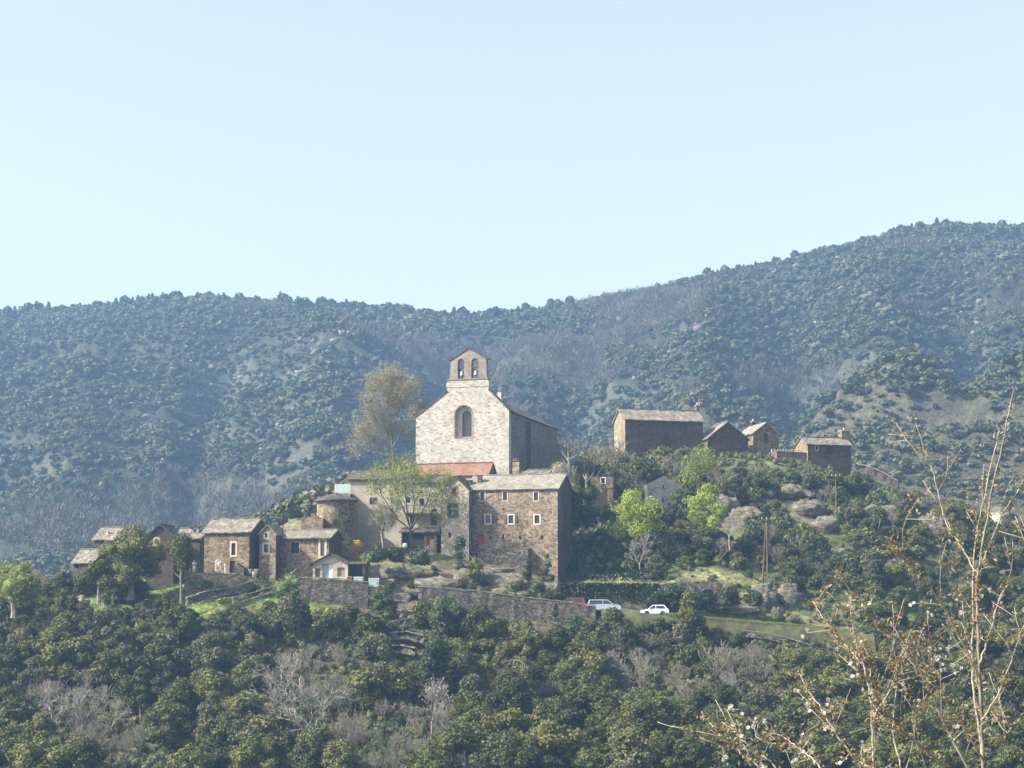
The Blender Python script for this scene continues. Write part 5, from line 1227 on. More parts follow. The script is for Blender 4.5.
leafy('spring_tree', 'pale yellow green tree at the left edge of the picture', 14, 612, 50, 74, 309, 'palegreen', 262, 16, 4200, .13, .15)
leafy('cypress', 'small dark narrow cypress against the road wall', 556, 641, 38, 11, 311, 'ivy', 259.5, 16, 3000, .09, .0, 'cone')
leafy('dark_conifer', 'broad dark rounded conifer below the crumbling terraces', 433, 690, 52, 46, 312, 'ivy', 240, 16, 6000, .11, .05)
leafy('round_bush', 'round dark green bush beside the garage terrace', 377, 556, 18, 26, 313, 'shrub', 273, 9, 1800, .1, .0, cat='bush')
leafy('round_bush', 'pale green bush left of the pruned tree foot', 366, 560, 14, 16, 314, 'palegreen', 272, 7, 900, .09, .0, cat='bush')
for q, (px, py, h, w, lb) in enumerate([(395, 556, 16, 30, 'clipped dark hedge bush under the garage, left one'), (425, 558, 18, 34, 'clipped dark hedge bush under the garage, right one'), (461, 562, 50, 20, 'dark ivy clad shrub climbing the foot of the gabled house'),
     (474, 574, 26, 24, 'ivy dark shrub on the rock below the red door'), (546, 580, 40, 18, 'green creeper bush against the stone house corner'), (528, 576, 26, 9, 'small black cypress in front of the stone house'), (458, 592, 26, 20, 'dark bush on the rock at the end of the road wall'),
     (540, 594, 22, 34, 'olive green bush on the rock beside the road'), (515, 588, 10, 24, 'low bush on the road side rock'), (292, 590, 30, 44, 'bright green bush on the grass slope below the courtyard house'), (262, 592, 22, 34, 'green bush on the slope under the narrow gabled house'), (328, 622, 24, 30, 'yellow green bush below the shed terrace wall'),
     (385, 606, 34, 42, 'olive green bush at the right of the shed terrace wall'), (222, 588, 8, 22, 'low green plants in the cottage garden'), (205, 585, 7, 20, 'low leafy plants left of the garden path'), (585, 500, 44, 44, 'dark green bush on top of the ivy bank'), (568, 478, 46, 40, 'brownish bare topped bush right of the church wall')]):
    Y = [274, 273.5, 279, 273, 277, 276, 267.5, 269, 269.5, 266, 268, 261, 262, 266, 266, 292, 298][q]
    leafy('bush' if 'cypress' not in lb else 'cypress', lb, px, py, h, w, 330+q, ['ivy', 'ivy', 'ivy', 'oak', 'shrub', 'oak', 'oak', 'shrub', 'shrub', 'grassblade', 'shrub', 'bright', 'shrub', 'grassblade', 'grassblade', 'oak', 'greengrey'][q], Y, 9, 1700, .1, .0, 'column' if q in (2, 5) else 'round', cat='bush')
for q, (px, py, h, w) in enumerate([(612, 640, 24, 30), (636, 642, 24, 34), (668, 646, 26, 30), (716, 650, 24, 40), (752, 652, 18, 34), (795, 660, 22, 40), (835, 662, 24, 44), (815, 655, 12, 20), (735, 641, 10, 22), (620, 628, 15, 30), (645, 631, 16, 34), (672, 630, 15, 30), (715, 634, 11, 22)]):
    leafy('bush', ['round olive bush under the silver car', 'olive bush just left below the white car', 'olive bush under the front of the white car', 'wide olive bush left of the loose stone bank', 'low bush just under the left end of the loose stone bank', 'dark bush under the right end of the loose stone bank', 'wide dark bush at the end of the grassy verge', 'small green bush on the loose stone bank', 'small bush at the left tip of the loose stone bank', 'low bush at the road edge below the silver car', 'low bush at the road edge just below the white car', 'low bush at the road edge right of the white car', 'small bush on the grassy verge above the loose stone bank'][q], px, py, h, w, 410+q, ['shrub', 'oak', 'oak_grey', 'shrub', 'oak', 'oak', 'oak', 'shrub', 'shrub', 'shrub', 'oak_grey', 'shrub', 'oak_grey'][q], 258.5 if q < 9 else 261.6, 9, 2200, .11, .0, cat='bush')
# brown bare trees between church and hillside
for q, (px, py, h) in enumerate([(573, 484, 56), (590, 482, 42), (608, 476, 38), (566, 500, 40)]):
    g = P(px, py, [305, 303, 306, 292][q]); s = h*g.y/F/6
    thing_at('bare_tree', g, ['tallest bushy leafless tree right of the church wall', 'leafless tree between the church and the hill', 'leafless tree left of the long hilltop house', 'low leafless tree at the corner of the stone house'][q], 'tree', None, q, (s*1.2, s*1.2, s), BARE[q])

# --- ivy bank right of the stone house, ivy on its corner, hedge along the road
def leaf_sheet(name, label, cat, fn, n, leaf, mat, kind=None, seed=0):
    rn2 = np.random.default_rng(seed); uv = rn2.uniform(0, 1, (n, 2)); c = np.array([fn(u, v, rn2) for u, v in uv])
    nr = rn2.normal(size=(n, 3)); nr[:, 1] -= 1.0; nr /= np.linalg.norm(nr, axis=1)[:, None]; t = np.cross(nr, rn2.normal(size=(n, 3))); t /= np.linalg.norm(t, axis=1)[:, None]; b = np.cross(nr, t)
    s = (leaf*rn2.uniform(.6, 1.4, n))[:, None]; t *= s; b *= s
    V = np.stack([c-t-b, c+t-b*.8, c+t*.8+b, c-t+b*.9], 1).reshape(-1, 3)
    o = link(bpy.data.objects.new(name, np_mesh(name, V, np.arange(n*4).reshape(-1, 4), M[mat], np.repeat(rn2.uniform(0, 1, n), 4)))); tag(o, label, cat, kind=kind); return o
def bank(u, v, r):
    px = 560+u*(28+75*v)*1.0; py = 503+v*80; g = hit(px, py, 262, 330); return (g.x, g.y-.1+r.normal()*.2, g.z+abs(r.normal())*.35)
leaf_sheet('ivy', 'ivy on the steep bank right of the large stone house, darkened for its shadow', 'ivy', bank, 9000, .14, 'ivy', 'stuff', 1)
HB = ribbon_wall('hedge_wall', 'stone wall buried under hanging ivy behind the parked cars', [(558, 583.5, 271.5), (600, 585, 271), (650, 586, 271), (690, 581, 271), (722, 583, 271)], .5, 3.6, 'drystone', cope=False, seed=31)
def hedge(u, v, r):
    px = 558+u*100; p = P(px, 583.5+u*1.2, 271.2); h = 2.6*v; return (p.x, p.y-.35-r.uniform(0, .35)*math.sin(px*.9)**2-r.uniform(0, .1), p.z-h+.1)
hg = leaf_sheet('ivy_curtain', None, None, hedge, 5200, .11, 'ivy', None, 2); hg.parent = HB; hg.matrix_parent_inverse = Matrix.Translation(-HB.location)
for q, (px, py, h, w) in enumerate([(672, 601, 26, 40), (700, 601, 22, 34), (730, 600, 22, 36), (655, 603, 18, 24), (752, 600, 16, 24)]):
    leafy('hedge', ['thick ivy green hedge bulging behind the white car', 'second hedge clump right of the white car', 'third hedge clump towards the rocks', 'hedge clump directly above the white car', 'last small hedge clump beside the tall rock block'][q], px, py, h, w, 360+q, 'ivy', 270, 11, 3400, .1, .0, cat='hedge')
for q, (px, py, h, w) in enumerate([(690, 640, 46, 36), (612, 640, 30, 40), (577, 648, 30, 30), (446, 640, 44, 46), (478, 644, 40, 40), (522, 648, 28, 34), (424, 636, 34, 30)]):
    leafy('holm_oak', ['', '', '', 'olive oak covering the left end of the road wall', 'olive oak left of centre against the road wall', 'small oak against the middle of the road wall', 'dark oak right of the crumbling terraces'][q] or ['oak reaching up over the road right of the white car', 'oak crown just below the silver car', 'pale green bush below the red car', '', '', '', ''][q], px, py, h, w, 370+q, ['oak', 'oak_grey', 'shrub', 'shrub', 'oak', 'oak_grey', 'oak'][q], 258, 12, 4200, .12, .1)

# --- undergrowth and grass (nobody could count them)
rng = np.random.default_rng(9)
ug = grid_pts(-.29, .29, 206, 262, 1.15, rng); upx = 512+F*ug[:, 0]/ug[:, 1]; upy = 640-F*ug[:, 2]/ug[:, 1]
inb = np.zeros(len(ug), bool)
for a_, b_, c_, d_ in BAREZ: inb |= (((upx-a_)/c_)**2+((upy-6-b_)/d_)**2 < 1)
ok = ((fbm(ug[:, 0]/5, ug[:, 1]/5, 81, 3) > .42) | (inb & (rng.uniform(0, 1, len(ug)) < .8))) & ~((upx > 562) & (upx < 606) & (upy > 712) & (upy < 738)) & ~((upx > 180) & (upx < 300) & (ug[:, 1] > 256)) & ~((ug[:, 1] > 259) & (upx > 410) & (upx < 600))
r = rng.uniform(.35, 1.0, len(ug)); trs = [clump_template(rng, 60, .13, 1, .6) for _ in range(5)]
scatter('undergrowth', ug[ok], r[ok], (r*1.9)[ok], trs, M['shrub'], 4, 'olive green undergrowth between the trees of the lower slope', 'undergrowth')
ug = grid_pts(-.06, .29, 270, 345, 1.25, rng); upx = 512+F*ug[:, 0]/ug[:, 1]; upy = 640-F*ug[:, 2]/ug[:, 1]
ok = (fbm(ug[:, 0]/4, ug[:, 1]/4, 83, 3) > .36) & (upx > 560) & ~((upy > 572) & (upx < 760)) & ~((upx > 685) & (upx < 745) & (np.abs(upy-(505+(upx-690)*.55)) < 22)) & ~((upx > 770) & (upx < 840) & (np.abs(upy-(502+(upx-770)*.6)) < 18)) & ~((upx > 835) & (upx < 960) & (rng.uniform(0, 1, len(ug)) < .75))
r = rng.uniform(.25, .8, len(ug))
scatter('hillside_scrub', ug[ok], r[ok], (r*2.1)[ok], trs, M['oak_grey'], 5, 'low grey green scrub covering the hillside under the hilltop houses', 'scrub')
_rp = [P(*q) for q in [(405, 591.5, 266), (440, 593, 266), (500, 599, 266), (560, 605.5, 266), (600, 610, 266), (650, 615, 265.5), (700, 620, 265), (760, 625, 265), (810, 629, 264.5), (870, 636, 264)]]
RX = [q.x for q in _rp]; RZ = [q.z for q in _rp]
def tufts(name, label, x0, x1, y0, y1, step, mat, seed, cond=None, h=.5, zf=None):
    p = grid_pts(x0, x1, y0, y1, step, np.random.default_rng(seed)); px = 512+F*p[:, 0]/p[:, 1]; py = 640-F*p[:, 2]/p[:, 1]
    if cond is not None: p = p[cond(px, py, p)]
    if zf is not None: p[:, 2] = zf(p[:, 0])
    rn2 = np.random.default_rng(seed+1); tb = [bare_template(rn2, 26) for _ in range(4)]; r = rn2.uniform(.25, .6, len(p))
    scatter(name, p, r, np.full(len(p), h)*rn2.uniform(.6, 1.4, len(p)), tb, M[mat], seed, label, 'grass', .3)
tufts('grass', 'fresh green grass in the gardens below the left houses', -.175, -.09, 255, 284, .5, 'grassblade', 6, lambda px, py, p: (fbm(p[:, 0]/4, p[:, 1]/4, 5, 3) > .4))
tufts('verge_grass', 'grassy verge along the outer edge of the road', .076, .175, 261.9, 263.8, .28, 'grassblade', 7, None, .42, lambda x: np.interp(x, RX, RZ)+.12)
tufts('dry_grass', 'dry pale grass on the terrace above the hedge', .06, .14, 273, 288, .55, 'shrub', 8, lambda px, py, p: fbm(p[:, 0]/3, p[:, 1]/3, 6, 3) > .45)
tufts('slope_grass', 'bright grass patches on the slope right of the hilltop cottage', .155, .225, 300, 345, .6, 'grassblade', 9, lambda px, py, p: fbm(p[:, 0]/7, p[:, 1]/7, 7, 3) > .46)
# ================================================================ cars
def car(name, label, px, py, Y, L, Wd, Ht, style, paint, face=1, yaw=0.0):
    """side profile lofted across the width, glass set into the cabin, four wheels; origin on the ground at mid length"""
    loc = P(px, py, Y); root = empty(name, loc, yaw if face > 0 else math.pi+yaw); tag(root, label, 'car')
    q = L/2; zb = .20; zs = Ht*.60
    if style == 'estate': cab = [(-q+.10, zs+.02), (-q+.32, Ht-.03), (-.3, Ht), (.45, Ht-.03), (q*.56, zs+.03)]; hood = [(q*.60, zs), (q-.12, zs-.16), (q, zs-.36)]
    else: cab = [(-q+.16, zs), (-q+.62, Ht-.02), (-.35, Ht), (.25, Ht-.03), (q*.46, zs+.02)]; hood = [(q*.50, zs-.01), (q-.14, zs-.15), (q, zs-.32)]
    def arches(c, r=.36): return [(c+r*math.cos(a), zb+.02+r*math.sin(a)) for a in [math.pi*k/6 for k in range(0, 7)]]
    wx = (q-.85, -q+.80)
    low = [(q, zb+.02)]+arches(wx[0])+arches(wx[1])+[(-q, zb+.02), (-q-.02, zs-.2)]
    prof = hood+low+[(-q+.06, zs)]
    def loft(prof_, mb, widths):
        n = len(prof_); vs = []
        for y, inset, dz in widths: vs += [(x*(1-inset), y, z if z < zs else z-dz) for x, z in prof_]
        fs = []
        for k in range(len(widths)-1):
            for i in range(n): fs.append((k*n+i, k*n+(i+1) % n, (k+1)*n+(i+1) % n, (k+1)*n+i))
        fs.append(tuple(range(n-1, -1, -1))); fs.append(tuple((len(widths)-1)*n+i for i in range(n))); mb.add(vs, fs)
    h = Wd/2; b = MB(); loft(prof, b, [(-h, .012, .03), (-h+.07, 0, 0), (h-.07, 0, 0), (h, .012, .03)]); b.build('body', M[paint], root)
    # cabin narrows towards the roof
    cp = cab; n = len(cp); vs = []
    for s in (-1, 1): vs += [(x, s*(h-.06-(.20 if z > zs+.1 else 0)), z) for x, z in cp]
    b = MB(); b.add(vs, [tuple(range(n)), tuple(range(2*n-1, n-1, -1))]+[(i, i+n, i+1+n, i+1) for i in range(n-1)]+[(n-1, 2*n-1, n, 0)]); cabin = b.build('cabin', M[paint], root)
    # glass panes lying on the cabin sides, front and back
    def sidep(x0, x1, x2, x3, s):
        z0, z1 = zs+.05, Ht-.10; y0, y1 = s*(h-.055), s*(h-.06-.20*.88)
        q_ = [(x0, y0+s*.012, z0), (x1, y0+s*.012, z0), (x2, y1+s*.02, z1), (x3, y1+s*.02, z1)]; m = MB(); m.quad(*(q_ if s < 0 else q_[::-1])); return m
    fx = cp[-1][0]; bx = cp[0][0]; ft = cp[-2][0]; bt = cp[1][0]; mid = -.15
    for s in (-1, 1):
        sidep(mid+.04, fx-.12, ft-.02, mid+.04, s).build('side_window', M['glass'], cabin); sidep(bx+.22, mid-.04, mid-.04, bt+.10, s).build('side_window', M['glass'], cabin)
    def endp(a, c, sg, name):
        d = Vector((c[0]-a[0], 0, c[1]-a[1])); nrm = Vector((d.z, 0, -d.x)).normalized()*sg*.012; a0 = Vector((a[0], 0, a[1]))+d*.12+nrm; c0 = Vector((a[0], 0, a[1]))+d*.88+nrm
        m = MB(); m.quad(a0+Vector((0, -h+.12, 0)), a0+Vector((0, h-.12, 0)), c0+Vector((0, h-.30, 0)), c0+Vector((0, -h+.30, 0))); m.build(name, M['glass'], cabin)
    endp(cp[-1], cp[-2], 1, 'windscreen'); endp(cp[0], cp[1], -1 if cp[1][1] > cp[0][1] and False else -1, 'rear_window')
    for x in wx:
        for s in (-1, 1):
            b = MB(); m_ = Matrix.Rotation(math.pi/2, 4, 'X'); pr = [(.16, -.1), (.27, -.1), (.31, -.06), (.31, .06), (.27, .1), (.16, .1)]; t = MB(); t.lathe(pr, 16)
            w = t.build('wheel', M['black'], root); w.rotation_euler = (math.pi/2, 0, 0); w.location = (x, s*(h-.11), .31)
            t = MB(); t.lathe([(.0, .05), (.165, .085)][::-1]+[(.16, -.08)], 12); rm = t.build('rim', M['metal'], w); rm.rotation_euler = (0 if s < 0 else math.pi, 0, 0)
    for s in (-1, 1):
        b = MB(); b.box(q-.10, q+.012, s*(h-.30)-.14, s*(h-.30)+.14, zs-.34, zs-.20); b.build('headlight', M['glass_pale'], root)
        b = MB(); b.box(-q-.03, -q+.06, s*(h-.2)-.10, s*(h-.2)+.10, zs-.30, zs-.08); b.build('tail_light', M['red_paint'], root)
        b = MB(); b.box(fx-.25, fx-.12, s*(h+.07)-.07, s*(h+.07)+.07, zs+.02, zs+.14); b.build('mirror', M[paint], root)
    b = MB(); b.box(q-.02, q+.06, -h+.06, h-.06, zb+.04, zb+.2); b.build('bumper', M['dark_plastic'], root)
    b = MB(); b.box(-q-.08, -q, -h+.06, h-.06, zb+.04, zb+.2); b.build('bumper', M['dark_plastic'], root)
    return root
M['paint_silver'] = plain('silver_blue_paint', (.42, .50, .58), .3, .03, 1, .3, .5)
M['paint_white'] = plain('white_car_paint', (.80, .81, .82), .3, .02, 1, 0, .5)
M['red_paint'] = plain('red_car_paint', (.20, .03, .035), .35, .05, 1, 0, .5)
M['dark_plastic'] = plain('dark_plastic', (.04, .04, .04), .6)
def roadpt(px, py, Y): return (px, py, Y)
car('parked_car', 'silver blue estate car parked beside the ivy hedge, between the red and white cars', 604, 611.3, 266.3, 4.55, 1.75, 1.55, 'estate', 'paint_silver', 1, -.04)
car('parked_car', 'white hatchback parked at the right end of the row of cars', 654.5, 615.2, 266.0, 3.75, 1.62, 1.36, 'hatch', 'paint_white', -1, -.04)
car('parked_car', 'dark red car half hidden behind the road wall', 571, 609, 267.0, 3.9, 1.6, 1.52, 'estate', 'red_paint', -1, -.04)

# ================================================================ people by the cottage
M['skin'] = plain('skin', (.45, .27, .19), .6); M['hair'] = plain('dark_hair', (.05, .035, .025), .7)
M['cloth_white'] = plain('white_cloth', (.75, .74, .72), .9); M['cloth_blue'] = plain('pale_blue_cloth', (.35, .45, .60), .9); M['cloth_grey'] = plain('grey_trousers', (.22, .22, .24), .9); M['cloth_dark'] = plain('dark_trousers', (.06, .065, .09), .9)
def skinned(name, verts, edges, radii, mat, parent, sub=2):
    me = bpy.data.meshes.new(name); me.from_pydata(verts, edges, []); me.update(); o = link(bpy.data.objects.new(name, me), parent)
    md = o.modifiers.new('skin', 'SKIN'); md.use_smooth_shade = True
    for i, r in enumerate(radii): me.skin_vertices[0].data[i].radius = (r, r) if not hasattr(r, '__len__') else r
    me.skin_vertices[0].data[0].use_root = True
    s = o.modifiers.new('sub', 'SUBSURF'); s.levels = sub; s.render_levels = sub; me.materials.append(M[mat]); return o
def person(label, px, py, Y, face, shirt, trousers, arm=0, sit=False, H=1.68):
    g = P(px, py, Y); t = empty('person', g, face); tag(t, label, 'person'); k = H/1.7
    # pelvis, spine, neck, head ; arms; legs (faces -y)
    lx = .10; fl = .06; hipz = .92
    j = {'pel': (0, 0, hipz), 'wst': (0, 0, 1.08), 'chs': (0, .0, 1.30), 'nck': (0, 0, 1.45), 'jaw': (0, -.02, 1.53), 'hed': (0, -.015, 1.61), 'top': (0, 0, 1.68)}
    nm = list(j); V = [j[n] for n in nm]; E = [(i, i+1) for i in range(6)]; R = [(.15, .11), (.135, .10), (.155, .105), .055, (.062, .075), (.078, .095), (.055, .07)]
    def chain(start, pts, rs):
        p = start
        for q, r in zip(pts, rs): V.append(q); R.append(r); E.append((p, len(V)-1)); p = len(V)-1
        return p
    for s in (-1, 1):
        chain(0, [(s*lx, 0, .84), (s*.11, -.03-fl*(s > 0), .48), (s*.12, .02, .09), (s*.125, -.12, .04)], [.085, .056, .040, .036])
        if arm and s == arm: hand = chain(2, [(s*.19, 0, 1.38), (s*.30, -.08, 1.17), (s*.22, -.30, 1.28), (s*.2, -.36, 1.33)], [.052, .042, .032, .034])
        else: hand = chain(2, [(s*.19, 0, 1.38), (s*.235, .02, 1.10), (s*.235, -.05, .86), (s*.23, -.07, .79)], [.052, .042, .030, .034])
        h0 = Vector(V[hand])
        for f in range(4): chain(hand, [tuple(h0+Vector((s*(.012-.0), -.03+.02*f, -.045))), tuple(h0+Vector((s*-.006, -.035+.02*f, -.085-.008*(f in (1, 2)))))], [.010, .008])
        chain(hand, [tuple(h0+Vector((-s*.02, -.045, -.02))), tuple(h0+Vector((-s*.025, -.06, -.05)))], [.011, .009])
    body = skinned('body', [tuple(Vector(v)*k) for v in V], E, [tuple(x*k for x in r) if hasattr(r, '__len__') else r*k for r in R], 'skin', t)
    V = [(0, 0, 1.0), (0, 0, 1.12), (0, 0, 1.30), (0, 0, 1.42)]; E = [(0, 1), (1, 2), (2, 3)]; R = [(.175, .13), (.16, .125), (.18, .13), (.085, .08)]
    for s in (-1, 1):
        el = (s*.30, -.08, 1.17) if arm == s else (s*.236, .02, 1.10); V += [(s*.19, 0, 1.38), el]; R += [.068, .055]; E += [(2, len(V)-2), (len(V)-2, len(V)-1)]
    skinned('shirt', [tuple(Vector(v)*k) for v in V], E, [tuple(x*k for x in r) if hasattr(r, '__len__') else r*k for r in R], shirt, t)
    V = [(0, 0, 1.0), (0, 0, .9)]; E = [(0, 1)]; R = [(.155, .12), (.165, .125)]
    for s in (-1, 1): V += [(s*.1, 0, .80), (s*.11, -.03-fl*(s > 0), .48), (s*.12, .02, .12)]; R += [.105, .075, .065]; n = len(V); E += [(1, n-3), (n-3, n-2), (n-2, n-1)]
    skinned('trousers', [tuple(Vector(v)*k) for v in V], E, [tuple(x*k for x in r) if hasattr(r, '__len__') else r*k for r in R], trousers, t)
    b = MB(); b.lathe([(.02, 1.725), (.07, 1.71), (.10, 1.66), (.105, 1.60), (.09, 1.54)][::-1], 10, (0, .018, 0)); hr = b.build('hair', M['hair'], body, True); hr.scale = (k*.85, k, k)
    b = MB(); b.add([(-.012, -.105, 1.585), (.012, -.105, 1.585), (0, -.13, 1.575), (0, -.10, 1.62)], [(0, 1, 2), (0, 2, 3), (1, 3, 2)])
    ns = b.build('nose', M['skin'], body); ns.scale = (k,)*3
    for s in (-1, 1): b = MB(); b.lathe([(.004, -.006), (.011, 0), (.004, .006)], 6, (s*.03, -.104, 1.615)); e = b.build('eye', M['hair'], body); e.scale = (k,)*3
    b = MB(); b.box(-.022, .022, -.108, -.098, 1.55, 1.557); m = b.build('mouth', M['red_door'], body); m.scale = (k,)*3
def stand(px, Y):
    g = G(px, Y); return proj(g)[1]
def person_at(label, px, py, face, shirt, trousers, arm=0, H=1.68):
    Y = 269.0; z = P(px, py, Y).z
    person(label, px, py, Y, face, shirt, trousers, arm, H=H); return (px, py, Y)
ps = [person_at('person in a pale blue shirt standing alone by the dark doorway of the chimney house', 194, 573, .4, 'cloth_blue', 'cloth_white', 1),
      person_at('person in white with grey trousers left of the pair outside the cottage', 218.5, 572.5, -.3, 'cloth_white', 'cloth_grey'),
      person_at('person dressed in white at the right of the pair outside the cottage', 225.5, 573.8, .9, 'cloth_white', 'cloth_white', -1, H=1.55)]
# paved yard the people stand on
def yard():
    b = MB(); vs = []; pts = [(186, 572.6), (194, 573), (206, 572.8), (218.5, 572.5), (225.5, 573.8), (236, 574.6), (250, 576.5), (262, 578.5)]
    for px, py in pts: p = P(px, py, 269); vs += [(p.x, 267.6, p.z-2.5), (p.x, 267.65, p.z), (p.x, 272.5, p.z+.05)]
    fs = []
    for i in range(len(pts)-1): a = i*3; fs += [(a, a+3, a+4, a+1), (a+1, a+4, a+5, a+2)]
    b.add(vs, fs); o = b.build('paved_yard', M['drystone']); tag(o, kind='structure')
yard()
def pot_group():
    p = P(254.5, 577, 269.3); t = empty('water_butt', p); tag(t, 'small white bucket standing outside the narrow gabled house', 'bucket'); b = MB(); b.lathe([(.26, 0), (.33, .62), (.35, .65), (.30, .65), (.24, .1)], 12); b.build('bucket_body', M['white'], t, True)
    b = MB(); b.tube([(-.33, 0, .6), (-.25, 0, .85), (0, 0, .95), (.25, 0, .85), (.33, 0, .6)], .02, 5); b.build('handle', M['metal'], t); t.name = 'bucket'
    for k, (px, r, lb) in enumerate(((251, .42, 'left of two round brown wooden barrels behind the white bucket'), (257, .46, 'right of two round brown wooden barrels behind the white bucket'))):
        p = P(px, 576.2, 270.2); t = empty('barrel', p); tag(t, lb, 'barrel', 'barrels outside the narrow gabled house'); b = MB(); b.lathe([(r*.8, 0), (r, .35), (r, .6), (r*.8, .95)], 14); b.build('staves', M['wood'], t, True)
        b = MB(); b.lathe([(r*.93, .2), (r*.99, .28), (r*.93, .281)], 14); b.lathe([(r*.97, .68), (r*.99, .7), (r*.9, .76)], 14); b.build('hoops', M['black'], t)
pot_group()
# garden objects by the shed
def crates():
    for px, py, w, h, mat, lb in ((349.5, 581, 4.8, 4.4, 'red_door', 'faded red garden chest right of the shed'), (358.5, 581.5, 9, 4.6, 'turq', 'pale turquoise garden chest right of the red one'), (374, 582.6, 10, 4.4, 'turq', 'pale turquoise water tank at the right end of the shed terrace')):
        Y = 265.4; m = Y/F; p = P(px, py, Y); t = empty('garden_chest', p, -.05); tag(t, lb, 'chest'); W2 = w*m/2; Hh = h*m
        b = MB(); b.box(-W2, W2, -.35, .35, -.6, Hh-.12); b.build('box', M[mat], t); b = MB(); b.box(-W2-.03, W2+.03, -.39, .39, Hh-.115, Hh); b.build('lid', M['white' if mat == 'turq' else 'wood_pale'], t)
        b = MB()
        for k in range(3): x = -W2+(k+.5)*W2*2/3; b.box(x-.03, x+.03, -.37, -.352, 0.02, Hh-.14)
        b.build('battens', M[mat], t)
crates()
t = empty('garden_lamp', P(405, 548, 280)); tag(t, 'white round globe lamp in front of the dark garage opening', 'lamp')
b = MB(); b.lathe([(.08, 0), (.3, .1), (.38, .35), (.3, .6), (.08, .7)], 12); b.build('globe', M['white'], t, True); b = MB(); b.tube([(0,0,-1.2), (0,0,.02)], .05, 6); b.build('post', M['black'], t)

# ================================================================ poles and wires
def pole(name, label, px, pyt, pyb, Y, a_frame=False, arm=True):
    top = P(px, pyt, Y); bot = P(px, pyb, Y); bot.x = top.x; H = top.z-bot.z; t = empty(name, bot); tag(t, label, 'pole'); b = MB(); b.tube([(0, 0, -1), (0, 0, H)], [.085, .06], 8); b.build('post', M['wood'], t)
    if a_frame: b = MB(); b.tube([(-.95*.55-.2, .1, -1), (-.06, .06, H*.97)], [.08, .055], 8); b.build('brace_post', M['wood'], t)
    if arm:
        b = MB(); b.box(-.75, .75, -.19, -.12, H-.38, H-.26); c = b.build('crossarm', M['wood'], t)
        for x in (-.65, 0, .65): b = MB(); b.lathe([(.03, 0), (.06, .04), (.04, .1), (.07, .14), (.02, .2)], 8, (x, -.155, H-.258)); b.build('insulator', M['white'], c)
    return Vector((bot.x, bot.y, bot.z+H))
tp = pole('utility_pole', 'wooden A shaped utility pole standing on the dry terrace', 766.5, 517, 576, 281, True)
tp2 = pole('utility_pole', 'thin wooden utility pole among the oaks under the hilltop cottage', 835.5, 474, 522, 312, False)
for k, dx in enumerate((-.65, 0, .65)):
    e = P(930+k*9, 668-k*6, 236); s = tp+Vector((dx, -.15, -.1)); b = MB(); pts = []
    for i in range(15):
        u = i/14; p = s.lerp(e, u); p.z -= 2.2*4*u*(1-u)*.6; pts.append(p-s)
    b.tube(pts, .022, 4); o = b.build('power_cable', M['black']); o.location = s; tag(o, ['lower', 'middle', 'upper'][k]+' of the three cables sagging down right from the A shaped pole', 'cable', 'cables from the A shaped pole')
# hidden second support of the cables, in the right hand woods
pole('utility_pole', 'wooden utility pole in the right hand woods behind the blossoming branches', 940, 655, 712, 236, False)
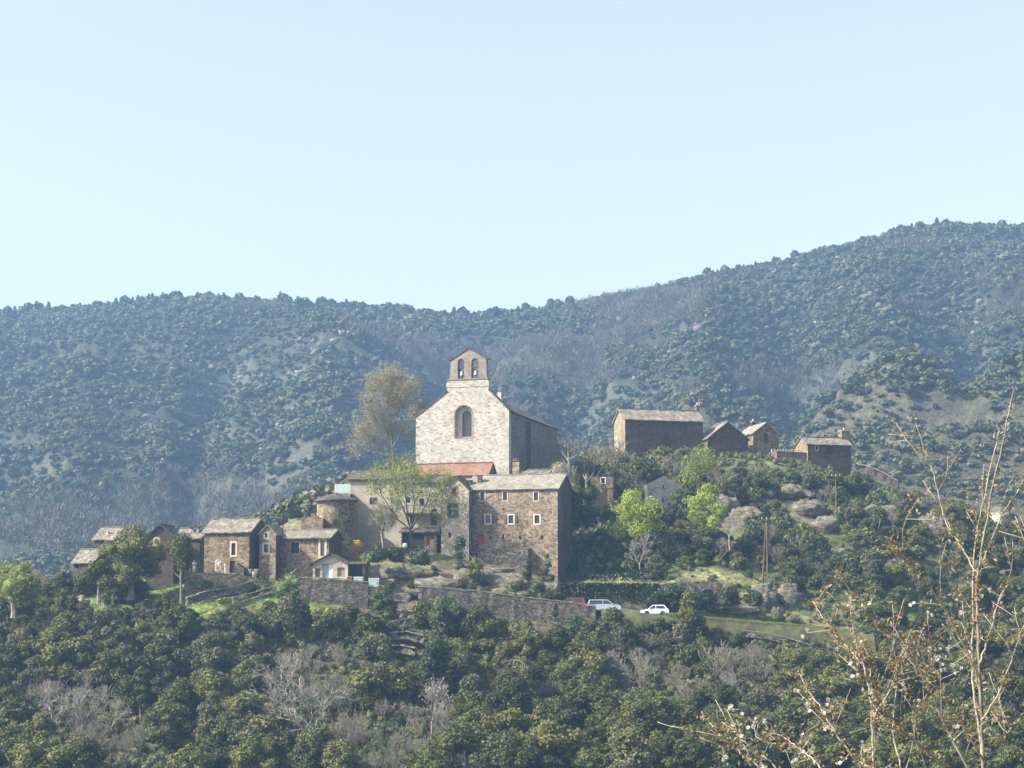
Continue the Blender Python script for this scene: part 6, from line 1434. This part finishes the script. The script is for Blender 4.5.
# fence on the shed terrace / small posts
# ================================================================ blossoming tree close to the camera
M['cherry_bark'] = plain('cherry_bark', (.19, .165, .135), .8, .35, 14); M['twig_pale'] = plain('pale_twig', (.30, .265, .21), .8, .3, 18)
M['bud'] = leafmat('young_copper_leaves', [(0,(.15,.11,.055)), (.5,(.25,.20,.11)), (1,(.38,.33,.21))], .35, nscale=6, orand=0)
M['petal'] = leafmat('white_petals', [(0,(.62,.56,.46)), (1,(.80,.76,.68))], .35, nscale=6, orand=0)
def cherry(name, label, stems, seed, root_px, Y0, blossoms=(), nodes_per=1.0):
    rn = np.random.default_rng(seed); base = P(root_px[0], root_px[1], Y0); t = empty(name, base); tag(t, label, 'tree')
    thick = MB(); thin = MB(); B0 = np.array(base); nodes = []
    def smooth(pts, n=6):
        pts = [np.array(p) for p in pts]; out = []
        for i in range(len(pts)-1):
            p0 = pts[max(i-1, 0)]; p1 = pts[i]; p2 = pts[i+1]; p3 = pts[min(i+2, len(pts)-1)]
            for k in range(n):
                u = k/n; out.append(.5*((2*p1)+(-p0+p2)*u+(2*p0-5*p1+4*p2-p3)*u*u+(-p0+3*p1-3*p2+p3)*u**3))
        out.append(pts[-1]); return out
    for st in stems:
        r0, r1, dY, pts, ntw = st; Ys = np.linspace(Y0+dY[0], Y0+dY[1], len(pts)); w = [np.array(P(px, py, y))-B0 for (px, py), y in zip(pts, Ys)]
        c = smooth(w, 7); c = [p+rn.normal(size=3)*.002 for p in c]; rs = [.78*(r0+(r1-r0)*i/(len(c)-1)) for i in range(len(c))]
        (thick if r0 > .009 else thin).tube([Vector(p) for p in c], rs, 7 if r0 > .009 else 5)
        for i in range(2, len(c)):
            for _ in range(1): nodes.append((c[i], 1.0))
        for _ in range(int(ntw*.62)):        # side twigs
            i = rn.integers(2, len(c)-1); d = np.array(c[i])-np.array(c[i-1]); d /= np.linalg.norm(d); s = rn.normal(size=3); s[1] *= .7; s -= d*s.dot(d); s /= np.linalg.norm(s)
            nd = d*.7+s*.7+np.array([0, 0, .25]); nd /= np.linalg.norm(nd); L = rn.uniform(.06, .30); q = np.array(c[i]); line = [q]
            for k in range(5): nd = nd+rn.normal(size=3)*.17+[0, 0, .05]; nd /= np.linalg.norm(nd); q = q+nd*L/5; line.append(q); nodes.append((q, .9))
            thin.tube([Vector(p) for p in line], [max(.0018, r1*.9)]+[.0016]*5, 4)
            if rn.random() < .5:
                q = line[3]; nd2 = nd+rn.normal(size=3)*.6; nd2 /= np.linalg.norm(nd2); l2 = [q, q+nd2*.07, q+nd2*.14]; thin.tube([Vector(p) for p in l2], .0014, 4); nodes += [(l2[1], .9), (l2[2], 1)]
    thick.build('trunk', M['cherry_bark'], t, True); thin.build('twigs', M['twig_pale' if seed % 2 else 'cherry_bark'], t, True)
    # tufts of small copper coloured young leaves and buds
    cs = []
    for p, w in nodes:
        if rn.random() < .55*nodes_per:
            for _ in range(rn.integers(3, 13)): cs.append(np.array(p)+rn.normal(size=3)*.013)
    cs = np.array(cs); n = len(cs); a = rn.normal(size=(n, 3)); a /= np.linalg.norm(a, axis=1)[:, None]; b_ = np.cross(a, rn.normal(size=(n, 3))); b_ /= np.linalg.norm(b_, axis=1)[:, None]; c2 = np.cross(a, b_)
    s = rn.uniform(.004, .010, n)[:, None]; V = np.stack([cs-a*s*1.3, cs-b_*s*.55+c2*s*.25, cs+a*s*1.3, cs+b_*s*.55+c2*s*.25], 1).reshape(-1, 3)
    link(bpy.data.objects.new('young_leaves', np_mesh('young_leaves', V, np.arange(n*4).reshape(-1, 4), M['bud'], np.repeat(rn.uniform(0, 1, n), 4))), t)
    # five petalled blossoms in small clusters
    blossoms = list(blossoms)
    for _ in range(26):
        q = nodes[rn.integers(0, len(nodes))][0]+B0; a, b = proj(q)
        if b > 590: blossoms.append((a+rn.uniform(-3, 3), b+rn.uniform(-3, 3), 0))
    for px, py, big_ in blossoms:
        c0 = np.array(P(px, py, Y0+rn.uniform(-.3, .1)))-B0; nb = 4 if big_ else 2; k0 = min(nodes, key=lambda q: (q[0][0]-c0[0])**2+(q[0][2]-c0[2])**2)[0]; c0 = np.array([c0[0], k0[1], c0[2]])
        b = MB(); b.tube([Vector(k0), Vector(c0)], .0015, 4)
        for _ in range(nb):
            c = Vector(c0)+Vector(rn.normal(size=3)*.011); nn = Vector((rn.normal()*.5, -1, rn.normal()*.5)).normalized(); u = nn.orthogonal().normalized(); v = nn.cross(u); R = rn.uniform(.006, .0095)
            for k in range(5):
                an = k*1.2566; d = u*math.cos(an)+v*math.sin(an); e = nn.cross(d); b.add([c, c+d*R*.6+e*R*.45-nn*.003, c+d*R*1.1+nn*.004, c+d*R*.6-e*R*.45-nn*.003], [(0, 1, 2, 3)])
        o = b.build('blossom', M['petal'], t)
st1 = [ (.0115, .004, (0, .1), [(984, 1000), (983, 830), (983, 768), (980, 683), (977, 607), (978, 572), (991, 496), (1003, 441), (1014, 390)], 16),
 (.008, .003, (.15, .2), [(983, 760), (974, 690), (973, 633), (975, 547), (988, 480), (1000, 430)], 8),
 (.006, .002, (0, -.4), [(980, 678), (958, 633), (937, 597), (915, 570), (902, 557), (892, 540)], 9),
 (.006, .002, (0, .4), [(980, 663), (992, 625), (1003, 592), (1024, 572), (1045, 560)], 8),
 (.006, .002, (0, -.3), [(982, 720), (1000, 690), (1015, 650), (1030, 610), (1040, 560)], 9),
 (.005, .0018, (0, .3), [(978, 575), (960, 545), (945, 520), (935, 480), (925, 450)], 7),
 (.005, .0018, (.1, .5), [(984, 560), (1000, 520), (1018, 490), (1030, 470)], 5),
 (.006, .002, (0, -.5), [(983, 760), (960, 720), (940, 690), (930, 660), (922, 630)], 9),
 (.005, .002, (.1, .4), [(983, 740), (1005, 735), (1022, 715), (1040, 690)], 6)]
bl1 = [(922, 660, 1), (905, 612, 0), (962, 614, 0), (960, 648, 0), (969, 705, 0), (935, 668, 1), (949, 664, 0), (989, 655, 0), (1008, 570, 0), (955, 671, 0), (1010, 700, 0), (948, 737, 0)]
st2 = [ (.0085, .003, (0, 0), [(905, 1000), (882, 850), (874, 768), (872, 709), (863, 663), (857, 645), (850, 610)], 10),
 (.006, .003, (.1, .1), [(880, 820), (876, 768), (873, 700), (869, 663), (862, 640)], 5),
 (.006, .002, (0, -.2), [(990, 810), (960, 754), (940, 715), (927, 683), (912, 658), (898, 640), (882, 628), (860, 605), (836, 570)], 14),
 (.006, .002, (0, -.3), [(950, 768), (920, 745), (890, 715), (872, 690), (850, 655), (830, 630)], 11),
 (.006, .002, (0, .3), [(870, 768), (851, 754), (835, 732), (821, 708), (808, 690), (798, 672)], 8),
 (.006, .002, (0, .2), [(800, 830), (760, 768), (745, 757), (730, 744), (714, 728), (702, 712)], 7),
 (.005, .002, (0, -.2), [(872, 720), (890, 690), (900, 660), (912, 628)], 6),
 (.005, .002, (0, .2), [(862, 665), (850, 650), (838, 640), (826, 622), (812, 600)], 6),
 (.006, .002, (0, .2), [(905, 830), (900, 768), (893, 730), (897, 690), (906, 650)], 8),
 (.005, .002, (0, .4), [(840, 830), (820, 768), (800, 750), (785, 738), (770, 730)], 7),
 (.005, .002, (0, -.2), [(930, 830), (925, 768), (915, 735), (918, 700)], 6),
 (.005, .002, (0, .1), [(790, 820), (775, 768), (757, 752), (742, 740)], 6)]
bl2 = [(868, 608, 1), (816, 706, 1), (769, 730, 1), (725, 760, 1), (762, 765, 1), (838, 728, 1), (820, 743, 1), (850, 765, 1), (795, 633, 0), (866, 602, 0), (742, 712, 0), (805, 690, 0), (832, 755, 0), (790, 762, 0), (775, 725, 0), (858, 745, 0), (882, 755, 1), (748, 712, 0)]
cherry('blossoming_tree', 'tall slender blossoming tree with copper young leaves at the right edge, close up', st1, 1, (985, 1000), 8.2, bl1)
cherry('blossoming_tree', 'lower blossoming tree with spreading twigs and more white flowers, close up', st2, 3, (905, 1000), 7.4, bl2)
